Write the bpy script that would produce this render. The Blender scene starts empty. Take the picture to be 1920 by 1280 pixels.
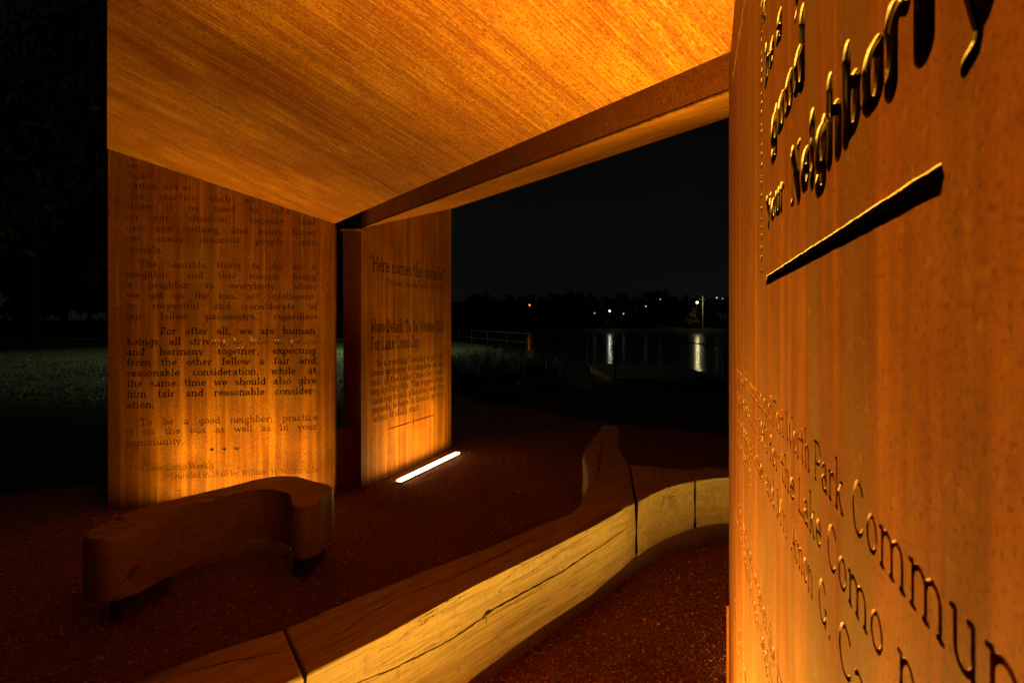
import bpy, bmesh, math, random
import numpy as np
from mathutils import Vector, Matrix

random.seed(7)
rng = np.random.default_rng(7)
sc = bpy.context.scene
COL = sc.collection
R = math.radians

# ---------------------------------------------------------------- camera
EYE = 1.5
cd = bpy.data.cameras.new('camera')
cam = bpy.data.objects.new('camera', cd)
COL.objects.link(cam)
cam.location = (0, 0, EYE)
cam.rotation_euler = (R(90), 0, 0)
cd.sensor_width = 36
cd.lens = 18.75
cd.shift_y = -35 / 1920
cd.clip_start = 0.01
cd.clip_end = 1500
cd.dof.use_dof = True
cd.dof.focus_distance = 1.5
cd.dof.aperture_fstop = 13
sc.camera = cam

# ---------------------------------------------------------------- night sky
w = bpy.data.worlds.new('World')
sc.world = w
w.use_nodes = True
nt = w.node_tree
nt.nodes.clear()
out = nt.nodes.new('ShaderNodeOutputWorld')
bg = nt.nodes.new('ShaderNodeBackground')
tc = nt.nodes.new('ShaderNodeTexCoord')
sp = nt.nodes.new('ShaderNodeSeparateXYZ')
rp = nt.nodes.new('ShaderNodeValToRGB')
rp.color_ramp.elements[0].position = 0.0
rp.color_ramp.elements[0].color = (.0042, .0042, .0034, 1)
rp.color_ramp.elements[1].position = 0.5
rp.color_ramp.elements[1].color = (.0009, .0011, .0010, 1)
e = rp.color_ramp.elements.new(.10)
e.color = (.0030, .0032, .0027, 1)
e = rp.color_ramp.elements.new(.25)
e.color = (.0018, .0021, .0019, 1)
cn = nt.nodes.new('ShaderNodeTexNoise')
cn.inputs['Scale'].default_value = 2.2
cn.inputs['Detail'].default_value = 4
mpw = nt.nodes.new('ShaderNodeMapping')
mpw.inputs['Scale'].default_value = (1, 1, 4)
nt.links.new(tc.outputs['Generated'], mpw.inputs['Vector'])
nt.links.new(mpw.outputs['Vector'], cn.inputs['Vector'])
mr = nt.nodes.new('ShaderNodeMapRange')
mr.inputs['From Min'].default_value = .35
mr.inputs['From Max'].default_value = .75
mr.inputs['To Min'].default_value = .75
mr.inputs['To Max'].default_value = 1.35
nt.links.new(cn.outputs['Fac'], mr.inputs['Value'])
nt.links.new(tc.outputs['Generated'], sp.inputs[0])
nt.links.new(sp.outputs['Z'], rp.inputs[0])
nt.links.new(rp.outputs[0], bg.inputs['Color'])
nt.links.new(mr.outputs[0], bg.inputs['Strength'])
nt.links.new(bg.outputs[0], out.inputs[0])

sc.view_settings.view_transform = 'Standard'
sc.view_settings.look = 'None'
sc.view_settings.exposure = 0
sc.view_settings.gamma = 1
sc.view_settings.use_curve_mapping = False
sc.cycles.use_denoising = True
sc.cycles.max_bounces = 8
sc.cycles.diffuse_bounces = 5
sc.cycles.sample_clamp_indirect = 4
sc.cycles.caustics_reflective = False
sc.cycles.caustics_refractive = False

STRIP_POWER = 19.0
STRIP_COLOR = (1.0, .68, .10)

# ================================================================ materials
def new_mat(name):
    m = bpy.data.materials.new(name)
    m.use_nodes = True
    t = m.node_tree
    b = t.nodes['Principled BSDF']
    return m, t, b

class NB:
    """small helper for building node trees"""
    def __init__(s, t): s.t = t
    def n(s, typ, **kw):
        o = s.t.nodes.new(typ)
        for k, v in kw.items():
            setattr(o, k, v)
        return o
    def link(s, a, b): s.t.links.new(a, b)
    def coords(s, scale, rot=(0, 0, 0), kind='Object'):
        c = s.n('ShaderNodeTexCoord'); m = s.n('ShaderNodeMapping')
        m.inputs['Scale'].default_value = scale
        m.inputs['Rotation'].default_value = rot
        s.link(c.outputs[kind], m.inputs['Vector'])
        return m.outputs['Vector']
    def noise(s, vec, scale=1, detail=4, rough=.55, dist=0):
        o = s.n('ShaderNodeTexNoise')
        o.inputs['Scale'].default_value = scale
        o.inputs['Detail'].default_value = detail
        o.inputs['Roughness'].default_value = rough
        o.inputs['Distortion'].default_value = dist
        s.link(vec, o.inputs['Vector'])
        return o.outputs['Fac']
    def ramp(s, fac, stops):
        o = s.n('ShaderNodeValToRGB')
        el = o.color_ramp.elements
        while len(el) < len(stops): el.new(.5)
        for e_, (p, c) in zip(el, stops):
            e_.position = p
            e_.color = (c, c, c, 1) if isinstance(c, (int, float)) else (*c, 1)
        s.link(fac, o.inputs[0])
        return o.outputs['Color']
    def mix(s, fac, a, b, mode='MIX'):
        o = s.n('ShaderNodeMix', data_type='RGBA', blend_type=mode)
        for sock, v in ((o.inputs[0], fac), (o.inputs[6], a), (o.inputs[7], b)):
            if hasattr(v, 'is_linked'): s.link(v, sock)
            elif isinstance(v, (int, float)): sock.default_value = v if sock == o.inputs[0] else (v, v, v, 1)
            else: sock.default_value = (*v, 1)
        return o.outputs[2]
    def math(s, op, a, b=0.0):
        o = s.n('ShaderNodeMath', operation=op)
        for sock, v in ((o.inputs[0], a), (o.inputs[1], b)):
            if hasattr(v, 'is_linked'): s.link(v, sock)
            else: sock.default_value = v
        return o.outputs[0]
    def bump(s, h, strength, dist, bsdf):
        o = s.n('ShaderNodeBump')
        o.inputs['Strength'].default_value = strength
        o.inputs['Distance'].default_value = dist
        s.link(h, o.inputs['Height'])
        s.link(o.outputs[0], bsdf.inputs['Normal'])

def corten(name, kind):
    """weathering steel; local x runs across the plate, local y down the run of the rain"""
    m, t, b = new_mat(name)
    k = NB(t)
    roof_ = kind == 'roof'
    dark, mid, hi, ochre = (0.0832, 0.0154, 0.0019), (0.2560, 0.0589, 0.0038), (0.40, 0.142, 0.0075), (0.2688, 0.1280, 0.0141)
    if roof_: mid, hi, ochre = (.262, .068, .004), (.42, .165, .008), (.30, .155, .016)
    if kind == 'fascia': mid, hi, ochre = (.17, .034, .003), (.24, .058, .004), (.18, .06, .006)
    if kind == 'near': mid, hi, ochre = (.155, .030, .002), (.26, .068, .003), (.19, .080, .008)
    patch = k.noise(k.coords((1, 1, 1)), 1.7, 5, .6, .4)
    olive = k.noise(k.coords((1.0, .5, 1), (0, 0, .2)), 2.9, 6, .65, .5)
    blotch = k.noise(k.coords((1, .45, 1)), 11, 6, .68, .3)
    mott = k.noise(k.coords((1, .7, 1)), 42, 5, .72)
    speck = k.noise(k.coords((1, .8, 1)), 240 if kind == 'near' else 95, 4, .75)
    grit = k.noise(k.coords((1, 1, 1)), 330, 3, .7)
    if roof_:
        wide = k.noise(k.coords((5, .16, 1)), 1.6, 5, .65, .08)
        fine = k.noise(k.coords((85, .55, 1)), 1, 4, .65, .06)
        runs = k.noise(k.coords((17, .9, 1)), 1.0, 5, .60, .22)
        runs2 = k.noise(k.coords((48, 1.5, 1)), 1.0, 4, .6, .12)
    else:
        wide = k.noise(k.coords((5, .22, 1)), 1.5, 5, .65, .12)
        fine = k.noise(k.coords((90, .6, 1)), 1, 4, .65, .05)
        runs = k.noise(k.coords((15, .42, 1)), 1.0, 5, .55, .25)
        runs2 = k.noise(k.coords((36, .5, 1)), 1.0, 4, .6, .1)
    c = k.mix(k.ramp(blotch, [(.32, 0), (.70, 1)]), mid, hi)
    c = k.mix(k.ramp(olive, [(.50, 0), (.66, .55 if roof_ else .6)]), c, ochre)
    c = k.mix(k.ramp(patch, [(.38, .75 if roof_ else .6), (.60, 0)]), c, (0.1536, 0.0307, 0.0026))
    c = k.mix(k.ramp(wide, [(.38, .62 if roof_ else .35), (.55, 0)]), c, (0.1280, 0.0269, 0.0026))
    c = k.mix(k.ramp(fine, [(.40, .52 if roof_ else .16), (.56, 0)]), c, dark)
    c = k.mix(k.ramp(runs2, [(.52, 0), (.66, .45 if roof_ else 0 if kind == 'fascia' else .15 if kind == 'near' else .40)]), c, (0.4224, 0.1344, 0.0064))
    if roof_:
        line = k.math('ABSOLUTE', k.math('SUBTRACT', runs, .5))
        line2 = k.math('ABSOLUTE', k.math('SUBTRACT', runs2, .47))
        gate = k.ramp(k.noise(k.coords((.8, .5, 1)), 1.3, 3, .5), [(.40, .12), (.60, 1)])
        c = k.mix(k.math('MULTIPLY', k.ramp(line, [(.002, .75), (.011, 0)]), gate), c, (0.5504, 0.2560, 0.0256))
        c = k.mix(k.math('MULTIPLY', k.ramp(line2, [(.004, .4), (.014, 0)]), gate), c, (0.4736, 0.1920, 0.0192))
    elif kind != 'fascia':
        c = k.mix(k.ramp(runs, [(.50, 0), (.66, .80)]), c, (0.4736, 0.1600, 0.0090) if kind != 'near' else (.36, .092, .004))
        c = k.mix(k.ramp(runs, [(.33, .70), (.48, 0)] if kind != 'near' else [(.36, .75), (.52, 0)]), c, (0.1664, 0.0608, 0.0077))
    c = k.mix(k.ramp(mott, [(.50, 0), (.66, .50 if roof_ else .30 if kind == 'near' else .34)]), c, (0.1088, 0.0205, 0.0019))
    c = k.mix(k.ramp(speck, [(.50, 0), (.63, .80)] if kind != 'near' else [(.52, 0), (.66, .7)]), c, dark)
    spot = k.noise(k.coords((1, 1, 1), (0, 0, .6)), 62, 3, .6)
    c = k.mix(k.ramp(spot, [(.60, 0), (.70, .45 if roof_ else .18)]), c, (.46, .20, .02))
    c = k.mix(k.ramp(grit, [(.57, 0), (.72, .12 if kind == 'near' else .30)]), c, (0.4608, 0.2112, 0.0256))
    k.link(c, b.inputs['Base Color'])
    k.link(k.ramp(blotch, [(.3, .55), (.7, .78)]), b.inputs['Roughness'])
    b.inputs['Specular IOR Level'].default_value = .08
    h = k.math('ADD', k.math('MULTIPLY', speck, .35), k.math('MULTIPLY', grit, .65))
    k.bump(h, .35, .0004, b)
    return m

M_WALL = corten('weathering_steel', 'wall')
M_ROOF = corten('weathering_steel_soffit', 'roof')

def flat_mat(name, color, rough=.7, metal=0, nscale=60, amt=.25, bump=.3, bdist=.001):
    m, t, b = new_mat(name)
    k = NB(t)
    f = k.noise(k.coords((1, 1, 1)), nscale, 4, .6)
    lo = tuple(c * (1 - amt) for c in color); hi = tuple(min(1, c * (1 + amt)) for c in color)
    k.link(k.mix(k.ramp(f, [(.35, 0), (.65, 1)]), lo, hi), b.inputs['Base Color'])
    b.inputs['Roughness'].default_value = rough
    b.inputs['Metallic'].default_value = metal
    b.inputs['Specular IOR Level'].default_value = .2
    k.bump(f, bump, bdist, b)
    return m

M_HALFSHADE = flat_mat('half_shade_steel', (.11, .03, .004), .85, 0, 40, .3)  # darkened steel copy: shade of the shallow letters put into the colour
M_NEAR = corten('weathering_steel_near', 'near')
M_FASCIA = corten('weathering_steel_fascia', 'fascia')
M_CUTSHADE = flat_mat('cut_shade_steel', (.05, .015, .005), .9)  # near-black steel copy: shade inside the deep cuts painted as colour
M_EDGE = flat_mat('cut_plate_edge', (.19, .11, .03), .5, 0, 300, .4)
M_LETTERLIGHT = flat_mat('painted_letter_light', (.80, .72, .50), .5, 0, 90, .3)  # pale colour imitates light showing through the cut letters
M_DARKSTEEL = flat_mat('dark_base_steel', (.09, .04, .022), .75)
M_POST = flat_mat('grey_metal', (.25, .25, .24), .5, .4)
M_RAIL = flat_mat('weathered_rail', (.022, .022, .02), .6)
M_HOUSING = flat_mat('light_housing_metal', (.22, .13, .07), .5, .3)

def wood(name, spec_dir, base=((.11, .06, .024), (.28, .17, .060), (.38, .255, .095))):
    m, t, b = new_mat(name)
    k = NB(t)
    rot = (0, 0, spec_dir)
    cvec = k.coords((1, 1, 1), rot)
    stretch = k.n('ShaderNodeMapping')
    stretch.inputs['Scale'].default_value = (.9, 26, 26)
    k.link(cvec, stretch.inputs['Vector'])
    grain = k.noise(stretch.outputs['Vector'], 1, 6, .62, .35)
    st2 = k.n('ShaderNodeMapping')
    st2.inputs['Scale'].default_value = (3, 110, 110)
    k.link(cvec, st2.inputs['Vector'])
    fine = k.noise(st2.outputs['Vector'], 1, 4, .6)
    saw = k.noise(k.coords((95, 95, 9)), 1, 3, .6, .2)
    big = k.noise(k.coords((1, 1, 1)), 5, 6, .65, .4)
    blot = k.noise(k.coords((1, 1, 1.3)), 22, 6, .7, .2)
    c = k.mix(k.ramp(grain, [(.30, 0), (.62, 1)]), base[1], base[2])
    c = k.mix(k.ramp(fine, [(.36, .55), (.52, 0)]), c, base[0])
    c = k.mix(k.ramp(big, [(.52, 0), (.70, .45)]), c, (.24, .14, .055))
    c = k.mix(k.ramp(blot, [(.57, 0), (.72, .75)]), c, (.14, .08, .035))
    c = k.mix(k.ramp(saw, [(.50, 0), (.66, .22)]), c, (.2, .12, .05))
    # drying checks that follow the grain
    st3 = k.n('ShaderNodeMapping')
    st3.inputs['Scale'].default_value = (.55, 9, 9)
    k.link(cvec, st3.inputs['Vector'])
    chk = k.noise(st3.outputs['Vector'], 1, 5, .6, .3)
    ln = k.math('ABSOLUTE', k.math('SUBTRACT', chk, .53))
    lnr = k.ramp(ln, [(.0012, 1), (.004, 0)])
    gate = k.ramp(k.noise(k.coords((1, 1, 1)), 2.1, 2, .5), [(.50, 0), (.56, 1)])
    lmask = k.math('MULTIPLY', lnr, gate)
    c = k.mix(lmask, c, (.03, .014, .006))
    k.link(c, b.inputs['Base Color'])
    b.inputs['Roughness'].default_value = .62
    b.inputs['Specular IOR Level'].default_value = .25
    h = k.math('SUBTRACT', k.math('ADD', k.math('MULTIPLY', grain, .5), k.math('MULTIPLY', saw, .5)), k.math('MULTIPLY', lmask, 1.5))
    k.bump(h, .5, .0025, b)
    return m

# ================================================================ helpers
def tag(o, label=None, cat=None, group=None, kind=None):
    if label: o['label'] = label
    if cat: o['category'] = cat
    if group: o['group'] = group
    if kind: o['kind'] = kind
    return o

def link_mesh(name, me, mat=None, parent=None):
    o = bpy.data.objects.new(name, me)
    COL.objects.link(o)
    if mat is not None and len(me.materials) == 0:
        me.materials.append(mat)
    if parent is not None: o.parent = parent
    return o

def pydata(name, verts, faces, mat=None, parent=None, smooth=False):
    me = bpy.data.meshes.new(name)
    me.from_pydata([tuple(v) for v in verts], [], faces)
    if smooth:
        me.polygons.foreach_set('use_smooth', [True] * len(me.polygons))
    me.update()
    return link_mesh(name, me, mat, parent)

def empty(name, loc=(0, 0, 0), mw=None):
    o = bpy.data.objects.new(name, None)
    COL.objects.link(o)
    o.empty_display_size = .2
    if mw is not None: o.matrix_world = mw
    else: o.location = loc
    return o

def frame(origin, xdir, ydir=(0, 0, 1)):
    x = Vector(xdir).normalized(); y = Vector(ydir).normalized()
    z = x.cross(y).normalized(); y = z.cross(x)
    m = Matrix((x, y, z)).transposed().to_4x4()
    m.translation = Vector(origin)
    return m

def box_bm(bm, x0, x1, y0, y1, z0, z1):
    vs = [bm.verts.new((x, y, z)) for z in (z0, z1) for x, y in ((x0, y0), (x1, y0), (x1, y1), (x0, y1))]
    for f in ((3, 2, 1, 0), (4, 5, 6, 7), (0, 1, 5, 4), (1, 2, 6, 5), (2, 3, 7, 6), (3, 0, 4, 7)):
        bm.faces.new([vs[i] for i in f])

def bm_obj(name, bm, mat=None, parent=None, smooth=False, bevel=0):
    if bevel:
        bmesh.ops.bevel(bm, geom=bm.edges[:], offset=bevel, segments=2, affect='EDGES', profile=.6)
    bmesh.ops.recalc_face_normals(bm, faces=bm.faces[:])
    me = bpy.data.meshes.new(name)
    bm.to_mesh(me); bm.free()
    if smooth:
        me.polygons.foreach_set('use_smooth', [True] * len(me.polygons))
    return link_mesh(name, me, mat, parent)

def box(name, b, mat, parent=None, bevel=0):
    bm = bmesh.new(); box_bm(bm, *b)
    return bm_obj(name, bm, mat, parent, bevel=bevel)

def prism_poly(name, pts, z0, z1, mat, parent=None, bevel=0):
    """vertical prism over a plan polygon"""
    bm = bmesh.new()
    lo = [bm.verts.new((p[0], p[1], z0)) for p in pts]
    hi = [bm.verts.new((p[0], p[1], z1)) for p in pts]
    n = len(pts)
    bm.faces.new(lo[::-1]); bm.faces.new(hi)
    for i in range(n):
        bm.faces.new((lo[i], lo[(i + 1) % n], hi[(i + 1) % n], hi[i]))
    return bm_obj(name, bm, mat, parent, bevel=bevel)

def tube(bm, p0, p1, r0, r1, n=8):
    p0 = Vector(p0); p1 = Vector(p1)
    d = (p1 - p0).normalized()
    a = d.orthogonal().normalized(); b2 = d.cross(a)
    r_a = [bm.verts.new(p0 + (a * math.cos(t) + b2 * math.sin(t)) * r0) for t in [i * 2 * math.pi / n for i in range(n)]]
    r_b = [bm.verts.new(p1 + (a * math.cos(t) + b2 * math.sin(t)) * r1) for t in [i * 2 * math.pi / n for i in range(n)]]
    for i in range(n):
        bm.faces.new((r_a[i], r_a[(i + 1) % n], r_b[(i + 1) % n], r_b[i]))
    bm.faces.new(r_a[::-1]); bm.faces.new(r_b)

# ================================================================ cut lettering
G = {
 'a': '.50;a .21 .15 .14 .11 0 360|l .35 .05 .35 .32|a .21 .31 .14 .13 0 150|t .35 .05 .42 .04',
 'b': '.56;l .12 .06 .12 .72|t .04 .72 .12 .72|a .28 .245 .16 .20 0 360',
 'c': '.46;a .24 .245 .16 .20 45 315', 'd': '.56;a .26 .245 .16 .20 0 360|l .42 .04 .42 .72|t .34 .72 .42 .72|t .42 .04 .50 .04',
 'e': '.48;a .24 .245 .16 .20 0 320|t .09 .26 .40 .26',
 'f': '.36;l .15 .04 .15 .58|a .27 .58 .12 .13 50 180|t .04 .44 .29 .44|s .15 .04',
 'g': '.50;a .23 .25 .15 .19 0 360|l .38 .42 .38 -.06|a .24 -.06 .14 .12 190 360|t .38 .42 .46 .45',
 'h': '.60;l .13 .04 .13 .72|t .05 .72 .13 .72|a .29 .30 .16 .14 0 180|l .45 .30 .45 .04|s .13 .04|s .45 .04',
 'i': '.29;l .14 .04 .14 .44|t .06 .44 .14 .44|s .14 .04|d .14 .65',
 'j': '.28;l .16 .44 .16 -.08|a .08 -.08 .08 .10 250 360|t .08 .44 .16 .44|d .16 .65',
 'k': '.56;l .13 .04 .13 .72|t .05 .72 .13 .72|t .13 .2 .40 .44|l .23 .28 .43 .04|s .13 .04|s .44 .04|s .40 .44',
 'l': '.29;l .14 .04 .14 .72|t .06 .72 .14 .72|s .14 .04',
 'm': '.90;l .13 .04 .13 .44|t .05 .44 .13 .44|a .285 .30 .155 .14 0 180|l .44 .30 .44 .04|a .595 .30 .155 .14 0 180|l .75 .30 .75 .04|s .13 .04|s .44 .04|s .75 .04',
 'n': '.60;l .13 .04 .13 .44|t .05 .44 .13 .44|a .29 .30 .16 .14 0 180|l .45 .30 .45 .04|s .13 .04|s .45 .04',
 'o': '.50;a .25 .245 .17 .20 0 360', 'p': '.56;l .13 .42 .13 -.20|t .05 .44 .13 .44|a .29 .245 .16 .20 0 360|s .13 -.20',
 'q': '.56;a .26 .245 .16 .20 0 360|l .42 .44 .42 -.20|s .42 -.20',
 'r': '.42;l .13 .04 .13 .44|t .05 .44 .13 .44|a .29 .28 .16 .16 50 180|s .13 .04',
 's': '.42;a .21 .345 .12 .10 35 270|a .21 .145 .13 .10 -150 90', 't': '.36;l .15 .62 .15 .15|a .25 .15 .10 .10 180 310|t .05 .44 .29 .44',
 'u': '.58;l .13 .44 .13 .18|a .28 .18 .15 .14 180 360|l .43 .44 .43 .04|t .05 .44 .13 .44|t .35 .44 .43 .44|t .43 .04 .51 .04',
 'v': '.50;l .08 .44 .25 .05|t .25 .05 .42 .44|s .08 .44|s .42 .44',
 'w': '.74;l .08 .44 .22 .05|t .22 .05 .37 .42|l .37 .42 .51 .05|t .51 .05 .66 .44|s .08 .44|s .66 .44',
 'x': '.50;l .08 .44 .42 .04|t .42 .44 .08 .04|s .08 .44|s .42 .44|s .08 .04|s .42 .04',
 'y': '.50;l .08 .44 .26 .05|t .42 .44 .20 -.14|t .20 -.14 .09 -.18|s .08 .44|s .42 .44',
 'z': '.44;t .07 .44 .37 .44|l .37 .44 .07 .04|t .07 .04 .38 .04',
 'A': '.70;t .10 .05 .34 .68|l .34 .68 .60 .05|t .18 .26 .50 .26|s .10 .05|s .60 .05',
 'B': '.62;l .15 .05 .15 .67|t .06 .67 .30 .67|a .30 .52 .18 .15 -90 90|t .15 .37 .32 .37|a .32 .21 .20 .16 -90 90|t .06 .05 .32 .05',
 'C': '.64;a .34 .36 .24 .32 42 318', 'D': '.68;l .15 .05 .15 .67|t .06 .67 .30 .67|a .30 .36 .28 .31 -90 90|t .06 .05 .30 .05',
 'F': '.58;l .15 .05 .15 .67|t .06 .67 .52 .67|t .52 .67 .52 .55|t .15 .38 .40 .38|s .15 .05',
 'G': '.70;a .34 .36 .24 .32 42 325|l .55 .06 .55 .30|s .55 .31', 'H': '.76;l .15 .05 .15 .67|l .60 .05 .60 .67|t .15 .37 .60 .37|s .15 .05|s .15 .67|s .60 .05|s .60 .67',
 'I': '.34;l .16 .05 .16 .67|s .16 .05|s .16 .67', 'J': '.46;l .28 .67 .28 .20|a .17 .20 .11 .16 190 360|s .28 .67', 'K': '.68;l .15 .05 .15 .67|t .15 .30 .50 .67|l .28 .42 .56 .05|s .15 .05|s .15 .67|s .56 .05|s .50 .67',
 'L': '.58;l .15 .67 .15 .05|t .06 .05 .52 .05|t .52 .05 .52 .18|s .15 .67',
 'M': '.88;l .15 .05 .15 .67|l .15 .67 .43 .15|t .43 .15 .71 .67|l .71 .67 .71 .05|s .15 .05|s .71 .05|s .13 .67|s .73 .67',
 'N': '.76;t .15 .05 .15 .67|l .15 .67 .60 .05|t .60 .05 .60 .67|s .15 .05|s .12 .67|s .60 .67',
 'O': '.70;a .35 .36 .26 .32 0 360', 'P': '.60;l .15 .05 .15 .67|t .06 .67 .32 .67|a .32 .50 .20 .17 -90 90|t .15 .33 .32 .33|s .15 .05',
 'S': '.54;a .27 .52 .17 .15 35 270|a .27 .21 .18 .16 -150 90',
 'T': '.64;l .32 .05 .32 .67|t .06 .67 .58 .67|t .06 .67 .06 .55|t .58 .67 .58 .55|s .32 .05',
 'W': '.94;l .08 .67 .27 .05|t .27 .05 .46 .65|l .46 .65 .65 .05|t .65 .05 .84 .67|s .08 .67|s .84 .67',
 'Y': '.66;l .08 .67 .33 .34|t .58 .67 .33 .34|l .33 .34 .33 .05|s .08 .67|s .58 .67|s .33 .05',
 '0': '.50;a .25 .36 .17 .31 0 360', '1': '.40;l .21 .05 .21 .67|t .10 .60 .21 .67|s .21 .05',
 '4': '.52;t .36 .67 .06 .24|t .06 .24 .46 .24|l .36 .67 .36 .05', '5': '.50;t .13 .67 .40 .67|l .13 .67 .13 .40|a .24 .24 .16 .19 -140 130',
 '6': '.50;a .25 .22 .16 .17 0 360|a .40 .28 .31 .40 100 175', '9': '.50;a .25 .49 .16 .17 0 360|a .10 .43 .31 .40 -80 -5',
 '.': '.24;d .12 .05', ',': '.24;d .12 .05|t .13 .04 .09 -.10', '-': '.34;t .06 .24 .28 .24', '!': '.28;l .14 .24 .14 .70|d .14 .05',
 '"': '.38;t .12 .72 .10 .56|t .26 .72 .24 .56', "'": '.2;t .1 .72 .08 .56', '*': '.6;d .3 .26|d .3 .3',
}
_cache = {}

def march(F, x0, y0, h):
    """closed zero contours of the grid F (positive outside)"""
    segs = {}
    ny, nx = F.shape
    inside = F < 0
    code = inside[:-1, :-1] * 1 + inside[:-1, 1:] * 2 + inside[1:, 1:] * 4 + inside[1:, :-1] * 8
    def pt(e_):
        k_, j, i = e_
        if k_ == 0:
            a, b = F[j, i], F[j, i + 1]; t_ = a / (a - b); return (x0 + (i + t_) * h, y0 + j * h)
        a, b = F[j, i], F[j + 1, i]; t_ = a / (a - b); return (x0 + i * h, y0 + (j + t_) * h)
    T = {1: [(3, 0)], 2: [(0, 1)], 3: [(3, 1)], 4: [(1, 2)], 5: [(3, 0), (1, 2)], 6: [(0, 2)], 7: [(3, 2)], 8: [(2, 3)],
         9: [(2, 0)], 10: [(0, 1), (2, 3)], 11: [(2, 1)], 12: [(1, 3)], 13: [(1, 0)], 14: [(0, 3)]}
    js, is_ = np.nonzero((code > 0) & (code < 15))
    for j, i in zip(js.tolist(), is_.tolist()):
        ed = [(0, j, i), (1, j, i + 1), (0, j + 1, i), (1, j, i)]
        for a, b in T[int(code[j, i])]:
            segs[ed[a]] = ed[b]
    loops = []
    while segs:
        s0, cur = segs.popitem()
        lp = [s0]
        while cur != s0 and cur in segs:
            lp.append(cur); cur = segs.pop(cur)
        loops.append([pt(q) for q in lp])
    return loops

def simplify(lp, tol):
    n = len(lp)
    if n < 8: return lp
    P = np.array(lp)
    k0 = 0; k1 = int(np.argmax(((P - P[0]) ** 2).sum(1)))
    keep = set()
    def rec(a, b):
        if b <= a + 1: return
        A = P[a]; B = P[b % n]; d = B - A; L = math.hypot(*d)
        Q = P[a + 1:b]
        if L < 1e-9: dd = np.hypot(*(Q - A).T)
        else: dd = abs((Q[:, 0] - A[0]) * d[1] - (Q[:, 1] - A[1]) * d[0]) / L
        m_ = int(np.argmax(dd))
        if dd[m_] > tol:
            keep.add(a + 1 + m_); rec(a, a + 1 + m_); rec(a + 1 + m_, b)
    keep.add(k0); keep.add(k1)
    rec(k0, k1); rec(k1, n)
    return [lp[i] for i in sorted(keep) if i < n]

def glyph(ch, style):
    key = (ch, style)
    if key in _cache: return _cache[key]
    wt, thin, serif = style[:3]
    adv, cmds = G[ch].split(';')
    adv = float(adv)
    segs = []
    for c_ in cmds.split('|'):
        q = c_.split(); op = q[0]; v = [float(z) for z in q[1:]]
        if op == 'l': segs.append((v[0], v[1], v[2], v[3], wt, 1))
        elif op == 't': segs.append((v[0], v[1], v[2], v[3], wt * thin, 1))
        elif op == 's':
            if serif > 0: segs.append((v[0] - serif, v[1], v[0] + serif, v[1], wt * thin, 1))
        elif op == 'd': segs.append((v[0], v[1], v[0] + .001, v[1], wt * 1.25, 1))
        elif op == 'a':
            n = max(6, int(abs(v[5] - v[4]) / 15))
            an = [R(v[4] + (v[5] - v[4]) * i / n) for i in range(n + 1)]
            ps = [(v[0] + v[2] * math.cos(t_), v[1] + v[3] * math.sin(t_)) for t_ in an]
            for a, b in zip(ps[:-1], ps[1:]):
                horiz = abs(b[0] - a[0]) / (math.hypot(b[0] - a[0], b[1] - a[1]) + 1e-9)
                segs.append((*a, *b, wt * (1 - (1 - thin) * horiz ** 1.5), 1))
    h = .0225 if len(style) == 3 else .010
    xs = np.arange(-.15, adv + .2, h); ys = np.arange(-.36, .90, h)
    X, Y = np.meshgrid(xs, ys)
    D = np.full(X.shape, 9.0)
    for ax, ay, bx, by, r, _ in segs:
        dx, dy = bx - ax, by - ay
        t_ = np.clip(((X - ax) * dx + (Y - ay) * dy) / (dx * dx + dy * dy + 1e-12), 0, 1)
        D = np.minimum(D, np.hypot(X - ax - t_ * dx, Y - ay - t_ * dy) - r / 2)
    D += 1e-6
    loops = [simplify(l_, .006 if len(style) == 3 else .0018) for l_ in march(D, xs[0], ys[0], h)]
    loops = [l_ for l_ in loops if len(l_) > 3]
    _cache[key] = (adv, loops)
    return _cache[key]

BOLD = (.125, .62, .085)
BODY = (.105, .60, .085)
HEAVY = (.135, .55, .06)
FINE = (.058, .72, .055)
FAT = (.26, .45, .06, 1)

def text_line(s_, u0, u1, v, size, style, justify=True):
    """outlines of one line of lettering set between u0 and u1 with its baseline at v"""
    words = s_.split(' ')
    def wid(wd): return sum(G[c].split(';')[0].__float__() if False else float(G[c].split(';')[0]) for c in wd)
    nat = sum(wid(x) for x in words)
    gaps = len(words) - 1
    W = (u1 - u0) if u1 is not None else None
    sx = size
    if W is None: gap = .30 * size
    elif justify == 'fit':
        sx = W / (nat + gaps * .30); gap = .30 * sx
    else:
        gap = (W - nat * size) / max(gaps, 1)
        if gap < .22 * size:
            sx = W / (nat + gaps * .30); gap = .30 * sx
    loops = []; u = u0
    for wd in words:
        for ch in wd:
            adv, ls = glyph(ch, style)
            for l_ in ls:
                loops.append([(u + x * sx, v + y * size) for x, y in l_])
            u += adv * sx
        u += gap
    return loops

def area(lp):
    return .5 * sum(a[0] * b[1] - b[0] * a[1] for a, b in zip(lp, lp[1:] + lp[:1]))

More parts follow.
